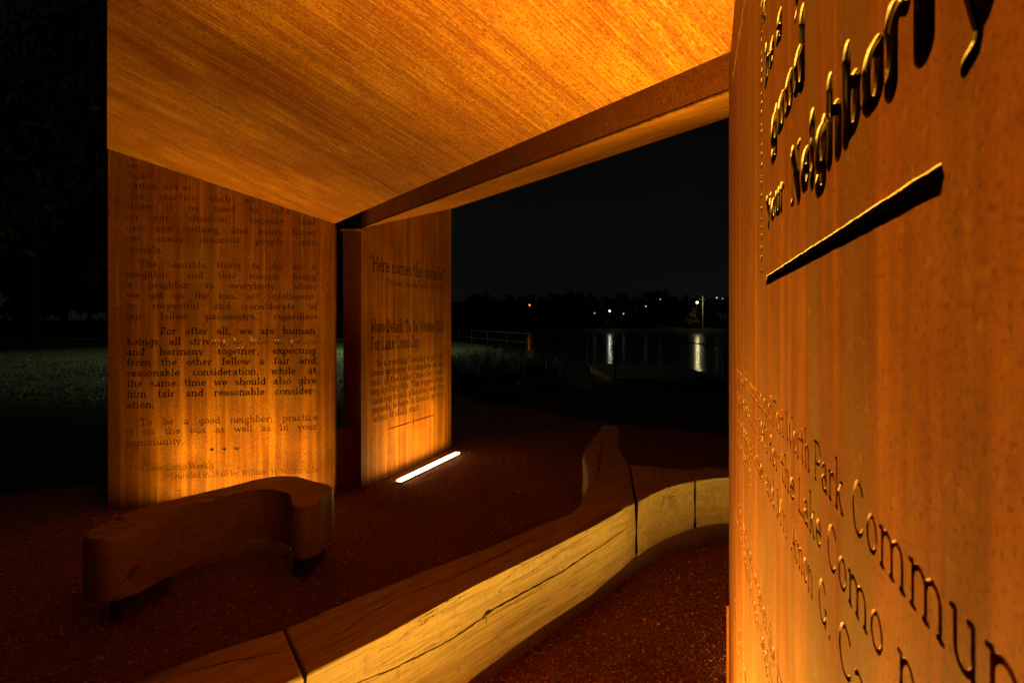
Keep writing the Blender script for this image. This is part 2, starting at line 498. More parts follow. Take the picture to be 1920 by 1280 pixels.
def cut_sheet(name, outline, holes, thick, z_front, mat, parent, edge_mat=None, edge_from=-9):
    """plate with the lettering cut clean through it; the islands inside letters stay"""
    cu = bpy.data.curves.new(name, 'CURVE')
    cu.dimensions = '2D'; cu.fill_mode = 'BOTH'
    for lp in [outline] + holes:
        s_ = cu.splines.new('POLY')
        s_.points.add(len(lp) - 1)
        s_.points.foreach_set('co', [c for p in lp for c in (p[0], p[1], 0, 1)])
        s_.use_cyclic_u = True
    cu.extrude = thick / 2
    tmp = bpy.data.objects.new(name, cu)
    COL.objects.link(tmp)
    dg = bpy.context.evaluated_depsgraph_get()
    me = bpy.data.meshes.new_from_object(tmp.evaluated_get(dg))
    bpy.data.objects.remove(tmp); bpy.data.curves.remove(cu)
    me.transform(Matrix.Translation((0, 0, z_front - thick / 2)))
    me.materials.clear(); me.materials.append(mat)
    me.polygons.foreach_set('use_smooth', [False] * len(me.polygons))
    if edge_mat:
        me.materials.append(edge_mat)
        nz = np.zeros(len(me.polygons) * 3); me.polygons.foreach_get('normal', nz)
        cy_ = np.zeros(len(me.polygons) * 3); me.polygons.foreach_get('center', cy_)
        me.polygons.foreach_set('material_index', ((abs(nz[2::3]) < .5) & (cy_[1::3] > edge_from)).astype(int).tolist())
    return link_mesh(name, me, None, parent)

# ================================================================ pavilion geometry
V = Vector((.605, -.796, 0)).normalized()
NA = Vector((-.796, -.605, 0)).normalized()
NBd = Vector((.796, .605, 0)).normalized()
OA = Vector((-1.525, 4.58, 0)); OB = Vector((-1.364, 4.82, 0))
ZV, SLOPE = 2.35, .352

def ztop(p, side):
    n_, o_ = (NA, OA) if side == 'A' else (NBd, OB)
    return ZV + SLOPE * (Vector((p[0], p[1], 0)) - o_).dot(n_)

def wall_panel(origin, d, L, side, thick, label):
    """hollow box wall of plate steel. Local x = reading direction, y = up, z = towards the reader"""
    d = Vector((d[0], d[1], 0)).normalized(); o = Vector((origin[0], origin[1], 0))
    mw = frame(o, d)
    root = empty('steel_wall', mw=mw)
    tag(root, label, 'wall')
    h0 = ztop(o, side) - .004; h1 = ztop(o + d * L, side) - .004
    poly = [(0, 0), (L, 0), (L, h1), (0, h0)]
    return root, poly, h0, h1

def quad_sheet(name, poly, z0, z1, mat, parent):
    bm = bmesh.new()
    lo = [bm.verts.new((*p, z0)) for p in poly]; hi = [bm.verts.new((*p, z1)) for p in poly]
    bm.faces.new(lo[::-1]); bm.faces.new(hi)
    n = len(poly)
    for i in range(n): bm.faces.new((lo[i], lo[(i + 1) % n], hi[(i + 1) % n], hi[i]))
    return bm_obj(name, bm, mat, parent)

def close_box(root, poly, thick, z_in, left_from=0.0):
    L = poly[1][0]; h1 = poly[2][1]; h0 = poly[3][1]
    quad_sheet('back_sheet', poly, -thick, -thick + .006, M_WALL, root)
    e_ = .0015
    quad_sheet('side_plate', [(e_, left_from), (.009, left_from), (.009, h0 - .001), (e_, h0 - .001)], -thick + .0065, z_in - .0005, M_FASCIA, root)
    quad_sheet('side_plate', [(L - .009, 0), (L - e_, 0), (L - e_, h1 - .001), (L - .009, h1 - .001)], -thick + .0065, z_in - .0005, M_WALL, root)

def strip_light(origin, d, u, off, length, label, power, spread=180, beam=0, beam_spread=90):
    d = Vector((d[0], d[1], 0)).normalized()
    n_ = Vector((d.y, -d.x, 0))
    c_ = Vector((origin[0], origin[1], 0)) + d * u + n_ * off
    mw = frame(c_, d, n_ * -1)              # local z up, local y towards the wall
    root = empty('ground_light', mw=mw)
    tag(root, label, 'light', 'linear lights in the gravel at the foot of the walls')
    h = length / 2
    bm = bmesh.new()
    box_bm(bm, -h - .02, h + .02, -.034, -.030, 0, .017)
    box_bm(bm, -h - .02, h + .02, .030, .034, 0, .017)
    box_bm(bm, -h - .02, -h - .006, -.0295, .0295, 0, .017)
    box_bm(bm, h + .006, h + .02, -.0295, .0295, 0, .017)
    box_bm(bm, -h - .0055, h + .0055, -.0295, .0295, 0, .012)
    bm_obj('housing', bm, M_HOUSING, root)
    m = bpy.data.materials.get('lit_lens')
    if m is None:
        m, t, b = new_mat('lit_lens')
        b.inputs['Base Color'].default_value = (.9, .85, .6, 1)
        b.inputs['Emission Color'].default_value = (1, .80, .36, 1)
        b.inputs['Emission Strength'].default_value = 15
    bm = bmesh.new(); box_bm(bm, -h, h, -.026, .026, .014, .030)
    bm_obj('lens', bm, m, root, bevel=.003)
    ld = bpy.data.lights.new('strip_lamp', 'AREA')
    ld.shape = 'RECTANGLE'; ld.size = length; ld.size_y = .045
    ld.energy = power; ld.color = STRIP_COLOR; ld.spread = R(spread)
    lo = bpy.data.objects.new('strip_lamp', ld)
    COL.objects.link(lo); lo.parent = root
    lo.location = (0, 0, .033)
    lo.rotation_euler = (R(180), 0, 0)
    if beam:                                 # the optic's own upward beam over the diffuse glow
        l2 = ld.copy(); l2.energy = beam; l2.spread = R(beam_spread)
        b2 = bpy.data.objects.new('strip_beam', l2); COL.objects.link(b2); b2.parent = root
        b2.location = (0, 0, .034); b2.rotation_euler = (R(180), 0, 0)
    return root

# ---- first wall: the long newspaper column
P1, D1 = (-3.25, 4.29), (.986, .166)
root, poly, h0, h1 = wall_panel(P1, D1, 1.749, 'A', .12, 'tall rust-brown steel wall cut with the long newspaper column about a good neighbor')
rows = [
 ('rep', .134, None, 2.745, BODY), ('tight', .134, None, 2.671, BODY), ('nation, act as', .134, .62, 2.586, BODY),
 ('line practice such as', .134, 1.10, 2.503, BODY), ('there is no need to take it', .134, 1.55, 2.419, BODY),
 ('on our "shoulder," because that', .134, 1.60, 2.333, BODY), ('gets one nothing, and many times', .134, 1.60, 2.242, BODY),
 ('get many innocent people into', .134, 1.60, 2.160, BODY), ('trouble.', .134, None, 2.069, BODY),
 ('The sensible thing to do as a', .224, 1.60, 1.951, BODY), ('neighbor, and this means being', .134, 1.60, 1.866, BODY),
 ('a neighbor to everybody, when', .134, 1.60, 1.782, BODY), ('we get on the bus, act intelligent-', .134, 1.61, 1.698, BODY),
 ('ly, respectful and considerate of', .134, 1.61, 1.612, BODY), ('our fellow passengers, regardless', .134, 1.615, 1.527, BODY),
 ('For after all, we are human', .382, 1.595, 1.404, BOLD), ('beings, all striving to live in peace', .134, 1.595, 1.319, BOLD),
 ('and harmony together, expecting', .134, 1.60, 1.237, BOLD), ('from the other fellow a fair and', .134, 1.60, 1.151, BOLD),
 ('reasonable consideration, while at', .134, 1.604, 1.065, BOLD), ('the same time we should also give', .134, 1.604, .980, BOLD),
 ('him fair and reasonable consider-', .134, 1.604, .894, BOLD), ('ation.', .134, None, .808, BOLD),
 ('To be a good neighbor, practice', .232, 1.61, .667, BODY), ('it on the bus as well as in your', .134, 1.61, .590, BODY), ('community.', .134, None, .504, BODY),
]
holes = []
for s_, a, b, v, st in rows:
    holes += text_line(s_, a, b, v, .083 if st is BOLD else .080, st)
for u in (.775, .87, .965):
    holes.append([(u + .016 * math.cos(t_), .455 + .013 * math.sin(t_)) for t_ in np.linspace(0, 2 * math.pi, 11)[:-1]])
holes += text_line('The Lake Como Weekly', .150, .798, .296, .078, (.075, .7, .06), 'fit')
holes += text_line('founded in 1940 by William H. Wilburn Sr', .462, 1.622, .222, .072, (.075, .7, .06), 'fit')
cut_sheet('front_sheet', poly, holes, .004, 0, M_WALL, root)
L1_ = 1.749
quad_sheet('backing_sheet', [(.02, 1.50), (L1_ - .02, 1.50), (L1_ - .02, h1 - .01), (.02, h0 - .01)], -.009, -.006, M_HALFSHADE, root)
quad_sheet('backing_sheet', [(.02, .02), (L1_ - .02, .02), (L1_ - .02, .765), (.02, .765)], -.008, -.005, M_HALFSHADE, root)
quad_sheet('inner_sheet', [(.02, .78), (L1_ - .02, .78), (L1_ - .02, 1.49), (.02, 1.49)], -.040, -.036, M_CUTSHADE, root)
o = quad_sheet('letter_light_sheet', [(.75, 1.285), (1.62, 1.285), (1.62, 1.395), (.75, 1.395)], -.008, -.0045, M_LETTERLIGHT, root)  # added sheet, painted as light behind part of one line
close_box(root, poly, .12, -.0045)

# ---- second wall: the parade column
P2, D2 = (-1.364, 4.82), (.378, .926)
root, poly, h0, h1 = wall_panel(P2, D2, 1.685, 'B', .20, 'narrow-looking rust-brown steel wall with the parade quotation above a lit ground light')
holes = []
FT = (.105, .66, .07)
holes += text_line('"Here comes the parade!"', .115, 1.556, 1.985, .20, FT, 'fit')
holes += text_line('First Lake Como Day Parade, July 4, 1951', .388, 1.493, 1.870, .088, FT, 'fit')
holes += text_line('More Details To Be Worked Out', .139, 1.505, 1.401, .185, HEAVY, 'fit')
holes += text_line('For Lake Como Day', .139, .985, 1.240, .185, HEAVY, 'fit')
para = [('In a meeting Tuesday night cit-', .228, 1.505), ('izens gathered to complete all de-', .139, 1.505), ('tails of the Lake Como Day com-', .139, 1.505),
        ('ing up July 4th. The biggest item', .139, 1.505), ('causing much planning was the', .15, 1.505), ('parade, where it should go and', .15, 1.505), ('when it shall start.', .17, 1.0)]
for i, (s_, a, b) in enumerate(para):
    holes += text_line(s_, a, b, 1.085 - i * .0865, .098, BODY, 'fit')
bar = [(.432 + i * .843 / 40, .470 + random.uniform(-.0015, .0015)) for i in range(41)]
bar_lo = [(x, y - .011) for x, y in bar]
mid_u = .86
holes.append(bar[:19] + bar_lo[:19][::-1]); holes.append(bar[22:] + bar_lo[22:][::-1])
holes.append([(mid_u + .013 * math.cos(t_), .464 + .018 * math.sin(t_)) for t_ in np.linspace(0, 2 * math.pi, 13)[:-1]])
cut_sheet('front_sheet', poly, holes, .0045, 0, M_WALL, root, M_CUTSHADE)
quad_sheet('backing_sheet', [(.02, 1.75), (1.665, 1.75), (1.665, h1 - .02), (.02, h0 - .01)], -.014, -.011, M_CUTSHADE, root)
quad_sheet('backing_sheet', [(.02, 1.17), (1.665, 1.17), (1.665, 1.745), (.02, 1.745)], -.009, -.0055, M_HALFSHADE, root)
quad_sheet('backing_sheet', [(.02, .795), (1.665, .795), (1.665, 1.165), (.02, 1.165)], -.014, -.011, M_CUTSHADE, root)
quad_sheet('backing_sheet', [(.02, .51), (1.665, .51), (1.665, .79), (.02, .79)], -.009, -.0055, M_HALFSHADE, root)
quad_sheet('inner_sheet', [(.02, .02), (1.665, .02), (1.665, .505), (.02, .505)], -.05, -.046, M_CUTSHADE, root)
close_box(root, poly, .20, -.005, left_from=.56)

# ---- third wall: right beside the camera
P3, D3 = (.712, 1.75), (-.324, -.946)
root, poly, h0, h1 = wall_panel(P3, D3, 1.745, 'A', .16, 'huge near rust-brown steel wall at the right with large cut letters and a long slit')
head = []
head += text_line('Your', .965, 1.139, 1.647, .064, FAT, 'fit')
head += text_line('Neighbor', 1.187, 1.552, 1.634, .088, FAT, 'fit')
head += text_line('l', 1.558, 1.588, 1.634, .088, FAT, 'fit')
head += text_line('y', 1.608, 1.648, 1.622, .085, FAT, 'fit')
head += text_line('good', 1.020, 1.275, 1.750, .098, FAT, 'fit')
head += text_line('be a', .945, 1.125, 1.875, .080, FAT, 'fit')
head += text_line('To', .885, .96, 1.985, .08, FAT, 'fit')
head += text_line('you can', 1.21, 1.49, 1.855, .088, FAT, 'fit')
n = 60
up = [(.962 + i * .630 / n, 1.5735 + random.uniform(-.0004, .0004)) for i in range(n + 1)]
dn = [(.962 + i * .630 / n, 1.5585 + random.uniform(-.0004, .0004)) for i in range(n + 1)]
head.append(up + [(1.596, 1.566)] + dn[::-1] + [(.960, 1.566)])
capt = []
for s_, a, b, v in [('of the plans for the construction of', .352, 1.022, 1.352), ('Fort Worth Park', 1.040, 1.425, 1.352), ('Community', 1.444, 1.722, 1.352),
                    ('opened to all in 1951 for the', .352, 1.215, 1.295), ('Lake', 1.235, 1.350, 1.295), ('Como', 1.368, 1.515, 1.295), ('park', 1.535, 1.65, 1.295),
                    ('by the local publisher and Mr.', .352, 1.165, 1.2345), ('Amon', 1.19, 1.315, 1.2345), ('G.', 1.335, 1.385, 1.2345), ('Carter', 1.405, 1.60, 1.2345), ('in the meeting', .352, .711, 1.176)]:
    capt += text_line(s_, a, b, v, .056, (.078, .75, .06, 1), 'fit')
for s_, a, b, v in [('and this means being a neighbor to', .30, 1.15, .955), ('everybody when we get on the bus', .40, 1.15, 1.012),
                    ('our fellow passengers regardless', .25, 1.2, .63), ('of the other fellow a fair and', .25, 1.2, .70)]:
    capt += text_line(s_, a, b, v, .055, BODY, 'fit')
thin = text_line('The Lake Como Weekly by William', .17, .66, 2.205, .05, BODY, 'fit')
for i in range(46):                      # the upright row of short cuts
    v = 1.585 + i * .0175 + random.uniform(-.002, .002); hgt = random.uniform(.004, .012)
    u = .898 + random.uniform(-.002, .002)
    thin.append([(u - .008, v), (u + .008, v), (u + .008, v + hgt), (u - .008, v + hgt)])
# hidden third sheet shares the headline cut, so the letters have thick walls
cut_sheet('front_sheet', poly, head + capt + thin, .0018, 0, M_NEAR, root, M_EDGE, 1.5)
zone = [(.84, 1.46), (1.735, 1.46), (1.735, 2.4), (.84, 2.4)]
cut_sheet('thick_plate', zone, head, .010, -.0032, M_CUTSHADE, root)
quad_sheet('backing_sheet', [(.02, .03), (1.72, .03), (1.72, 1.455), (.02, 1.455)], -.0065, -.0032, M_WALL, root)
quad_sheet('backing_sheet', [(.02, 1.459), (.836, 1.459), (.836, h0 - .01), (.02, h0 - .02)], -.0065, -.0032, M_WALL, root)
quad_sheet('inner_sheet', [(.80, 1.40), (1.72, 1.40), (1.72, 2.5), (.80, 2.5)], -.140, -.136, M_CUTSHADE, root)
close_box(root, poly, .16, -.007)

# ---- fourth wall, behind the near one
F4 = OB + V * 3.6
D4 = (-.99, -.12)
root, poly, h0, h1 = wall_panel((F4.x + .99 * 1.69, F4.y + .12 * 1.69), D4, 1.69, 'B', .16, 'plain rust-brown steel wall standing behind the near lettered wall')
quad_sheet('front_sheet', poly, -.004, 0, M_WALL, root)
close_box(root, poly, .16, -.0045)

# ---- low plates that tie each pair of walls together
def tie(p, q, label):
    p = Vector((*p, 0)); q = Vector((*q, 0)); d = (q - p)
    mw = frame(p, d)
    r_ = empty('tie_plate', mw=mw); tag(r_, label, 'steel plate')
    L = d.length
    quad_sheet('plate', [(0, 0), (L, 0), (L, .56), (0, .56)], -.012, 0, M_FASCIA, r_)
tie((-1.545, 4.70), (-1.385, 4.86), 'low dark steel plate closing the foot of the gap between the two far walls')
tie((.724, 1.768), (.81, 1.95), 'low dark steel plate at the far edge of the near lettered wall')
# header across the top of the gap
o = box('header_plate', (-1.545, -1.36, 4.80, 4.812, 2.325, 2.345), M_WALL)
tag(o, 'thin steel header across the top of the gap between the far walls', 'steel plate')

# ---- the two tilted roof slabs
def roof(o_, n_, vs, label):
    """vs: plan corners as (along valley, up slope)"""
    mw = frame((o_.x, o_.y, ZV), V, n_ + Vector((0, 0, SLOPE)))
    root = empty('roof_slab', mw=mw); tag(root, label, 'canopy roof')
    sl = math.hypot(1, SLOPE)
    inv = mw.inverted()
    low = [o_ + V * a + n_ * b + Vector((0, 0, ZV + SLOPE * b)) for a, b in vs]
    T = Vector((0, 0, .30))
    L_ = [inv @ p for p in low]; Lu = [inv @ (p + Vector((0, 0, .008))) for p in low]; H_ = [inv @ (p + T) for p in low]
    n = len(vs)
    cen = sum((p for p in L_), Vector()) / n
    bm = bmesh.new()
    a = [bm.verts.new(p) for p in L_]; b = [bm.verts.new(p) for p in Lu]
    bm.faces.new(a[::-1]); bm.faces.new(b)
    for i in range(n): bm.faces.new((a[i], a[(i + 1) % n], b[(i + 1) % n], b[i]))
    bm_obj('soffit', bm, M_ROOF, root)
    # fascia ring and top sheet
    for i in range(n):
        p, q = low[i], low[(i + 1) % n]
        din = (sum((x for x in low), Vector()) / n - (p + q) / 2); e_ = (q - p).normalized()
        nn = Vector((0, 0, 1)).cross(e_).normalized()
        if nn.dot(din) < 0: nn = -nn
        p = p + e_ * .010 + nn * .003; q = q - e_ * .010 + nn * .003
        bm = bmesh.new()
        vv = []
        for base in (p + Vector((0, 0, .012)), q + Vector((0, 0, .012))):
            for k_ in (0, .008):
                for hh in (0, .27):
                    vv.append(bm.verts.new(inv @ (base + nn * k_ + Vector((0, 0, hh)))))
        for f in ((0, 1, 5, 4), (2, 6, 7, 3), (0, 4, 6, 2), (1, 3, 7, 5), (0, 2, 3, 1), (4, 5, 7, 6)):
            bm.faces.new([vv[j] for j in f])
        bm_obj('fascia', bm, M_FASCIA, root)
    top = [inv @ (p + Vector((0, 0, .292))) for p in low]; top2 = [inv @ (p + T) for p in low]
    bm = bmesh.new()
    a = [bm.verts.new(p) for p in top]; b = [bm.verts.new(p) for p in top2]
    bm.faces.new(a[::-1]); bm.faces.new(b)
    for i in range(n): bm.faces.new((a[i], a[(i + 1) % n], b[(i + 1) % n], b[i]))
    bm_obj('top_sheet', bm, M_ROOF, root)
    return root
def ext(o_, n_, p, d):   # plan coordinates of a point
    q = Vector((p[0], p[1], 0)) - o_
    return (q.dot(V), q.dot(n_))
back1 = Vector((-.166, .986, 0)) * .13
pa = ext(OA, NA, Vector((P1[0], P1[1], 0)) + back1, None)
pb = ext(OA, NA, OA + back1, None)
A_eave = 1.555
roof(OA, NA, [(-.005, 0), (3.70, 0), (4.75, A_eave), (pa[0] + .0, A_eave)], 'large tilted steel roof slab overhead, lit bright amber from below')
B_eave = 1.475
roof(OB, NBd, [(-.01, 0), (3.72, 0), (4.60, B_eave), (-.87, B_eave)], 'tilted steel roof slab over the parade wall, seen as a thin amber strip')

strip_light(P1, D1, 1.02, .20, 1.20, 'linear ground light hidden behind the curved bench, washing the newspaper wall', STRIP_POWER * .62, 180, STRIP_POWER * .95, 75)
strip_light(P2, D2, .86, .218, 1.16, 'glowing white linear light lying in the gravel before the parade wall', STRIP_POWER * .85, 180, STRIP_POWER * .80, 90)
strip_light(P3, D3, .95, .14, 1.20, 'linear ground light at the foot of the near lettered wall', STRIP_POWER * 5.2, 180, STRIP_POWER * 4.0, 78)
strip_light((F4.x + .99 * 1.69, F4.y + .12 * 1.69), D4, .95, .25, 1.2, 'linear ground light at the foot of the plain wall behind the near one', STRIP_POWER * 2.2)

# ================================================================ timber benches
def smooth_plan(pts, closed=True, sub=3, keep=()):
    """Catmull-Rom through plan points"""
    n = len(pts); res = []
    for i in range(n):
        p0, p1, p2, p3 = [Vector(pts[(i + k_) % n]) for k_ in (-1, 0, 1, 2)]
        if i in keep or (i + 1) % n in keep:
            res.append(p1);
            continue
        for s_ in range(sub):
            t_ = s_ / sub
            res.append(.5 * ((2 * p1) + (-p0 + p2) * t_ + (2 * p0 - 5 * p1 + 4 * p2 - p3) * t_ * t_ + (-p0 + 3 * p1 - 3 * p2 + p3) * t_ ** 3))
    return [(p.x, p.y) for p in res]

def crack_bm(bm, path, wid, depth_dir, depth):
    """a wedge-shaped splinter following path (3D points), used only to cut wood away"""
    dd = Vector(depth_dir).normalized()
    P_ = [Vector(p) for p in path]
    prev = None
    rings = []
    n = len(P_)
    for i, p in enumerate(P_):
        t_ = (P_[min(i + 1, n - 1)] - P_[max(i - 1, 0)]).normalized()
        side = t_.cross(dd).normalized()
        f = math.sin(math.pi * min(max((i + .35) / (n - .3), .02), .98)) ** .6
        wv = wid * f * random.uniform(.55, 1.2)
        jit = side * random.uniform(-.0018, .0018)
        rings.append([bm.verts.new(p - dd * .01 + side * wv / 2 + jit), bm.verts.new(p - dd * .01 - side * wv / 2 + jit), bm.verts.new(p + dd * depth * (.4 + .6 * f) + jit)])
    for a, b in zip(rings[:-1], rings[1:]):
        for i in range(3):
            bm.faces.new((a[i], a[(i + 1) % 3], b[(i + 1) % 3], b[i]))
    bm.faces.new(rings[0][::-1]); bm.faces.new(rings[-1])

def dense(path, step=.02, wob=.003):
    out_ = []
    for a, b in zip(path[:-1], path[1:]):
        a = Vector(a); b = Vector(b); n = max(1, int((b - a).length / step))
        for i in range(n):
            out_.append(a.lerp(b, i / n) + Vector((random.uniform(-wob, wob), random.uniform(-wob, wob), 0 if True else 0)))
    out_.append(Vector(path[-1]))
    return out_

def timber(name, pts, zb, zt, mat, parent, cracks=(), wav=.006, rnd=.012):
    """sawn timber block over a plan outline, softened edges, with drying cracks cut out of it"""
    bm = bmesh.new()
    n = len(pts)
    # a ladder of rings gives the sides slight unevenness
    levels = [0, .12, .3, .5, .7, .88, 1]
    cx = sum(p[0] for p in pts) / n; cy = sum(p[1] for p in pts) / n
    nrm = []
    ar = area([tuple(p) for p in pts])
    sg = 1 if ar > 0 else -1
    for i in range(n):
        a = Vector(pts[i - 1]); b = Vector(pts[(i + 1) % n]); d = (b - a)
        if d.length < 1e-6: d = Vector((1, 0))
        d.normalize(); nrm.append(Vector((d.y, -d.x)) * sg)
    rings = []
    for li, l_ in enumerate(levels):
        ring = []
        for i, p in enumerate(pts):
            zlo = zb(p) if callable(zb) else zb
            z = zlo + (zt - zlo) * l_
            k_ = math.sin(p[0] * 9 + l_ * 5) * math.cos(p[1] * 7 - l_ * 3) * wav
            if li in (0, len(levels) - 1): k_ -= rnd * .0
            ring.append(bm.verts.new((p[0] + nrm[i].x * k_, p[1] + nrm[i].y * k_, z)))
        rings.append(ring)
    for a, b in zip(rings[:-1], rings[1:]):
        for i in range(n):
            f = (a[i], a[(i + 1) % n], b[(i + 1) % n], b[i])
            bm.faces.new(f if sg > 0 else f[::-1])
    bot = bm.faces.new(rings[0][::-1] if sg > 0 else rings[0]); top = bm.faces.new(rings[-1] if sg > 0 else rings[-1][::-1])
    ed = [e_ for e_ in top.edges] + [e_ for e_ in bot.edges]
    bmesh.ops.bevel(bm, geom=ed, offset=rnd, segments=3, affect='EDGES', profile=.5, clamp_overlap=True)
    bmesh.ops.triangulate(bm, faces=[f for f in bm.faces if len(f.verts) > 4])
    o_ = bm_obj(name, bm, mat, parent)
    if cracks:
        cb = bmesh.new()
        for path, wid, dd, dp in cracks: crack_bm(cb, path, wid, dd, dp)
        co = bm_obj('cutter', cb)
        md = o_.modifiers.new('cut', 'BOOLEAN'); md.operation = 'DIFFERENCE'; md.object = co; md.solver = 'EXACT'
        md.use_self = True
        dg = bpy.context.evaluated_depsgraph_get(); dg.update()
        me = bpy.data.meshes.new_from_object(o_.evaluated_get(dg))
        if len(me.polygons) > 20:
            o_.modifiers.clear(); o_.data = me
        else:
            o_.modifiers.clear()
        bpy.data.objects.remove(co)
    me = o_.data
    me.polygons.foreach_set('use_smooth', [True] * len(me.polygons))
    try: me.set_sharp_from_angle(angle=R(40))
    except Exception: pass
    return o_

TOPZ = .45
W_MAIN = wood('oak_timber', -R(48))
W_BLOCK = wood('oak_timber_end_block', -R(-2))
W_CURVE = wood('oak_timber_curved', -R(45), ((.14, .075, .03), (.30, .18, .08), (.42, .28, .14)))

# long forked bench
bench = empty('timber_bench', (.1, 2.4, 0))
tag(bench, 'long forked bench of thick cracked oak timbers running across the gravel', 'bench')
def rel(o_, root):
    o_.parent = root; o_.location = -root.location
    return o_
left = [(-1.112, 1.556), (-.955, 1.705), (-.782, 1.832), (-.607, 2.023), (-.369, 2.248), (-.098, 2.50), (.183, 2.815), (.327, 2.917), (.403, 3.052)]
near = [(.724, 3.107), (.617, 2.983), (.404, 2.727), (.13, 2.43), (-.149, 2.130), (-.41, 1.807), (-.617, 1.591)]
fork = [(.506, 3.443), (.535, 3.80), (.554, 4.20), (.67, 4.63), (.812, 5.072), (.924, 5.469), (1.077, 5.469), (1.035, 5.122), (.93, 4.65), (.871, 4.251), (.865, 4.05), (.872, 3.962)]
g = .004
def main_zb(p):
    t_ = min(max((p[1] - 1.5) / 1.7, 0), 1)
    return .075 + .055 * t_ + .008 * math.sin(p[1] * 6 + p[0] * 3)
main_pts = [(-.782 + g, 1.832 + g)] + left[3:] + fork + [(.724 - g, 3.107 + 0.0)] + near[1:-1] + [(-.617 + g, 1.591 + g)]
tp = lambda ps: [(x, y, TOPZ) for x, y in ps]
def nearz(x, z): # point on the camera-side face at plan x
    for a, b in zip(near[:-1], near[1:]):
        if b[0] <= x <= a[0]:
            t_ = (x - b[0]) / (a[0] - b[0])
            return (x, b[1] + (a[1] - b[1]) * t_, z)
    return (x, near[-1][1], z)
def img_side(px, py, line=None):
    """height on the lit face for a ray through the photo point"""
    dx = (px - 960) / 1000
    ln = line or near
    for a, b in zip(ln[:-1], ln[1:]):
        # x = dx*y on segment
        den = (a[0] - b[0]) - dx * (a[1] - b[1])
        if abs(den) < 1e-9: continue
        t_ = (dx * b[1] - b[0]) / den
        if -.001 <= t_ <= 1.001:
            X_, Y_ = b[0] + (a[0] - b[0]) * t_, b[1] + (a[1] - b[1]) * t_
            return (X_, Y_, EYE + (605 - py) / 1000 * Y_)
    return (ln[-1][0], ln[-1][1], .3)
def img_top(px, py):
    t_ = (TOPZ - EYE) / ((605 - py) / 1000)
    return ((px - 960) / 1000 * t_, t_, TOPZ)
side_crack = dense([img_side(*p) for p in [(618, 1300), (671, 1278), (765, 1239), (843, 1199), (900, 1160), (925, 1140), (963, 1119), (1051, 1072), (1100, 1040), (1129, 1022), (1160, 1000), (1190, 976)]], .022, .002)
side_crack2 = dense([img_side(*p) for p in [(690, 1262), (760, 1228), (800, 1205)]], .02, .002)
side_crack3 = dense([img_side(*p) for p in [(935, 1147), (985, 1118), (1030, 1090)]], .02, .002)
side_crack4 = dense([img_side(*p) for p in [(640, 1300), (720, 1262), (790, 1224), (850, 1192)]], .02, .002)
top_crack = dense([img_top(*p) for p in [(552, 1231), (595, 1208), (634, 1189), (692, 1150), (740, 1124), (775, 1108), (848, 1082), (921, 1048), (983, 1017), (1051, 988)]], .03, .004)
top_crack2 = dense([img_top(*p) for p in [(1128, 825), (1125, 855), (1126, 862), (1123, 880), (1117, 900)]], .05, .008)
top_crack3 = dense([img_top(*p) for p in [(640, 1165), (700, 1132), (745, 1112)]], .04, .005)
into = (-.74, .67, 0)
knot = [img_side(*p) for p in [(902, 1160), (908, 1152), (914, 1145), (922, 1143)]]
knot2 = [img_side(*p) for p in [(911, 1168), (910, 1158), (911, 1146), (914, 1140)]]
m_ = timber('main_timber', main_pts, main_zb, TOPZ, W_MAIN, None,
   [(side_crack, .012, into, .06), (side_crack2, .003, into, .02), (side_crack3, .003, into, .02), (side_crack4, .0022, into, .02), (top_crack, .016, (0, 0, -1), .05),
    (top_crack2, .018, (0, 0, -1), .05), (top_crack3, .007, (0, 0, -1), .03), (knot, .022, into, .05), (knot2, .013, into, .05)])
rel(m_, bench)
p0 = [(-1.60, 1.10), (-1.35, 1.33)] + left[:2] + [(-.782 - g, 1.832 - g), (-.617 - g, 1.591 - g), (-.95, 1.28), (-1.25, .95), (-1.45, .92)]
c0 = dense([img_top(*p) for p in [(300, 1275), (400, 1246), (470, 1232), (545, 1219)]], .03, .004)
m_ = timber('end_timber', p0, .085, TOPZ, W_MAIN, None, [(c0, .012, (0, 0, -1), .06)]); rel(m_, bench)
near2 = [(1.213, 3.535), (.975, 3.398), (.724, 3.107)]
b1 = [(.872 + .006, 3.962 - .003), (.969, 3.890), (1.10, 3.845), (1.262, 3.832), (1.213 - .004, 3.535), (1.10, 3.475), (.975, 3.398), (.84, 3.25), (.724 + .006, 3.107 + .004)]
into2 = (-.6, .8, 0)
cc = img_side(1249, 930, near2)
rad = []
for ang, ln in ((200, .09), (215, .14), (-20, .10), (-30, .13), (-42, .12), (-55, .10), (-68, .09), (10, .07), (60, .05), (100, .07), (-8, .08), (170, .06), (235, .08)):
    st = random.uniform(.004, .035)
    ln *= random.uniform(.75, 1.1)
    e1 = Vector((.867, .499, 0)) if math.cos(R(ang)) > 0 else Vector((.653, .757, 0))
    pth = [Vector(cc) + e1 * math.cos(R(ang)) * r_ + Vector((0, 0, math.sin(R(ang)) * r_)) for r_ in np.linspace(st, st + ln, 5)]
    rad.append((pth, .0085, into2, .025))
t1 = dense([img_top(*p) for p in [(1224, 879), (1227, 890), (1222, 906)]], .03, .006)
t2 = dense([img_top(*p) for p in [(1240, 879), (1246, 897), (1256, 914)]], .03, .004)
m_ = timber('wedge_timber', b1, lambda p: .128 + .015 * (p[0] - .72), TOPZ, W_BLOCK, None, rad + [(t1, .006, (0, 0, -1), .04), (t2, .012, (0, 0, -1), .05)]); rel(m_, bench)
b2 = [(1.262 + .006, 3.832), (1.37, 3.862), (1.496, 3.875), (1.62, 3.84), (1.80, 3.76), (1.86, 3.68), (1.78, 3.64), (1.495, 3.646), (1.34, 3.60), (1.213 + .005, 3.535)]
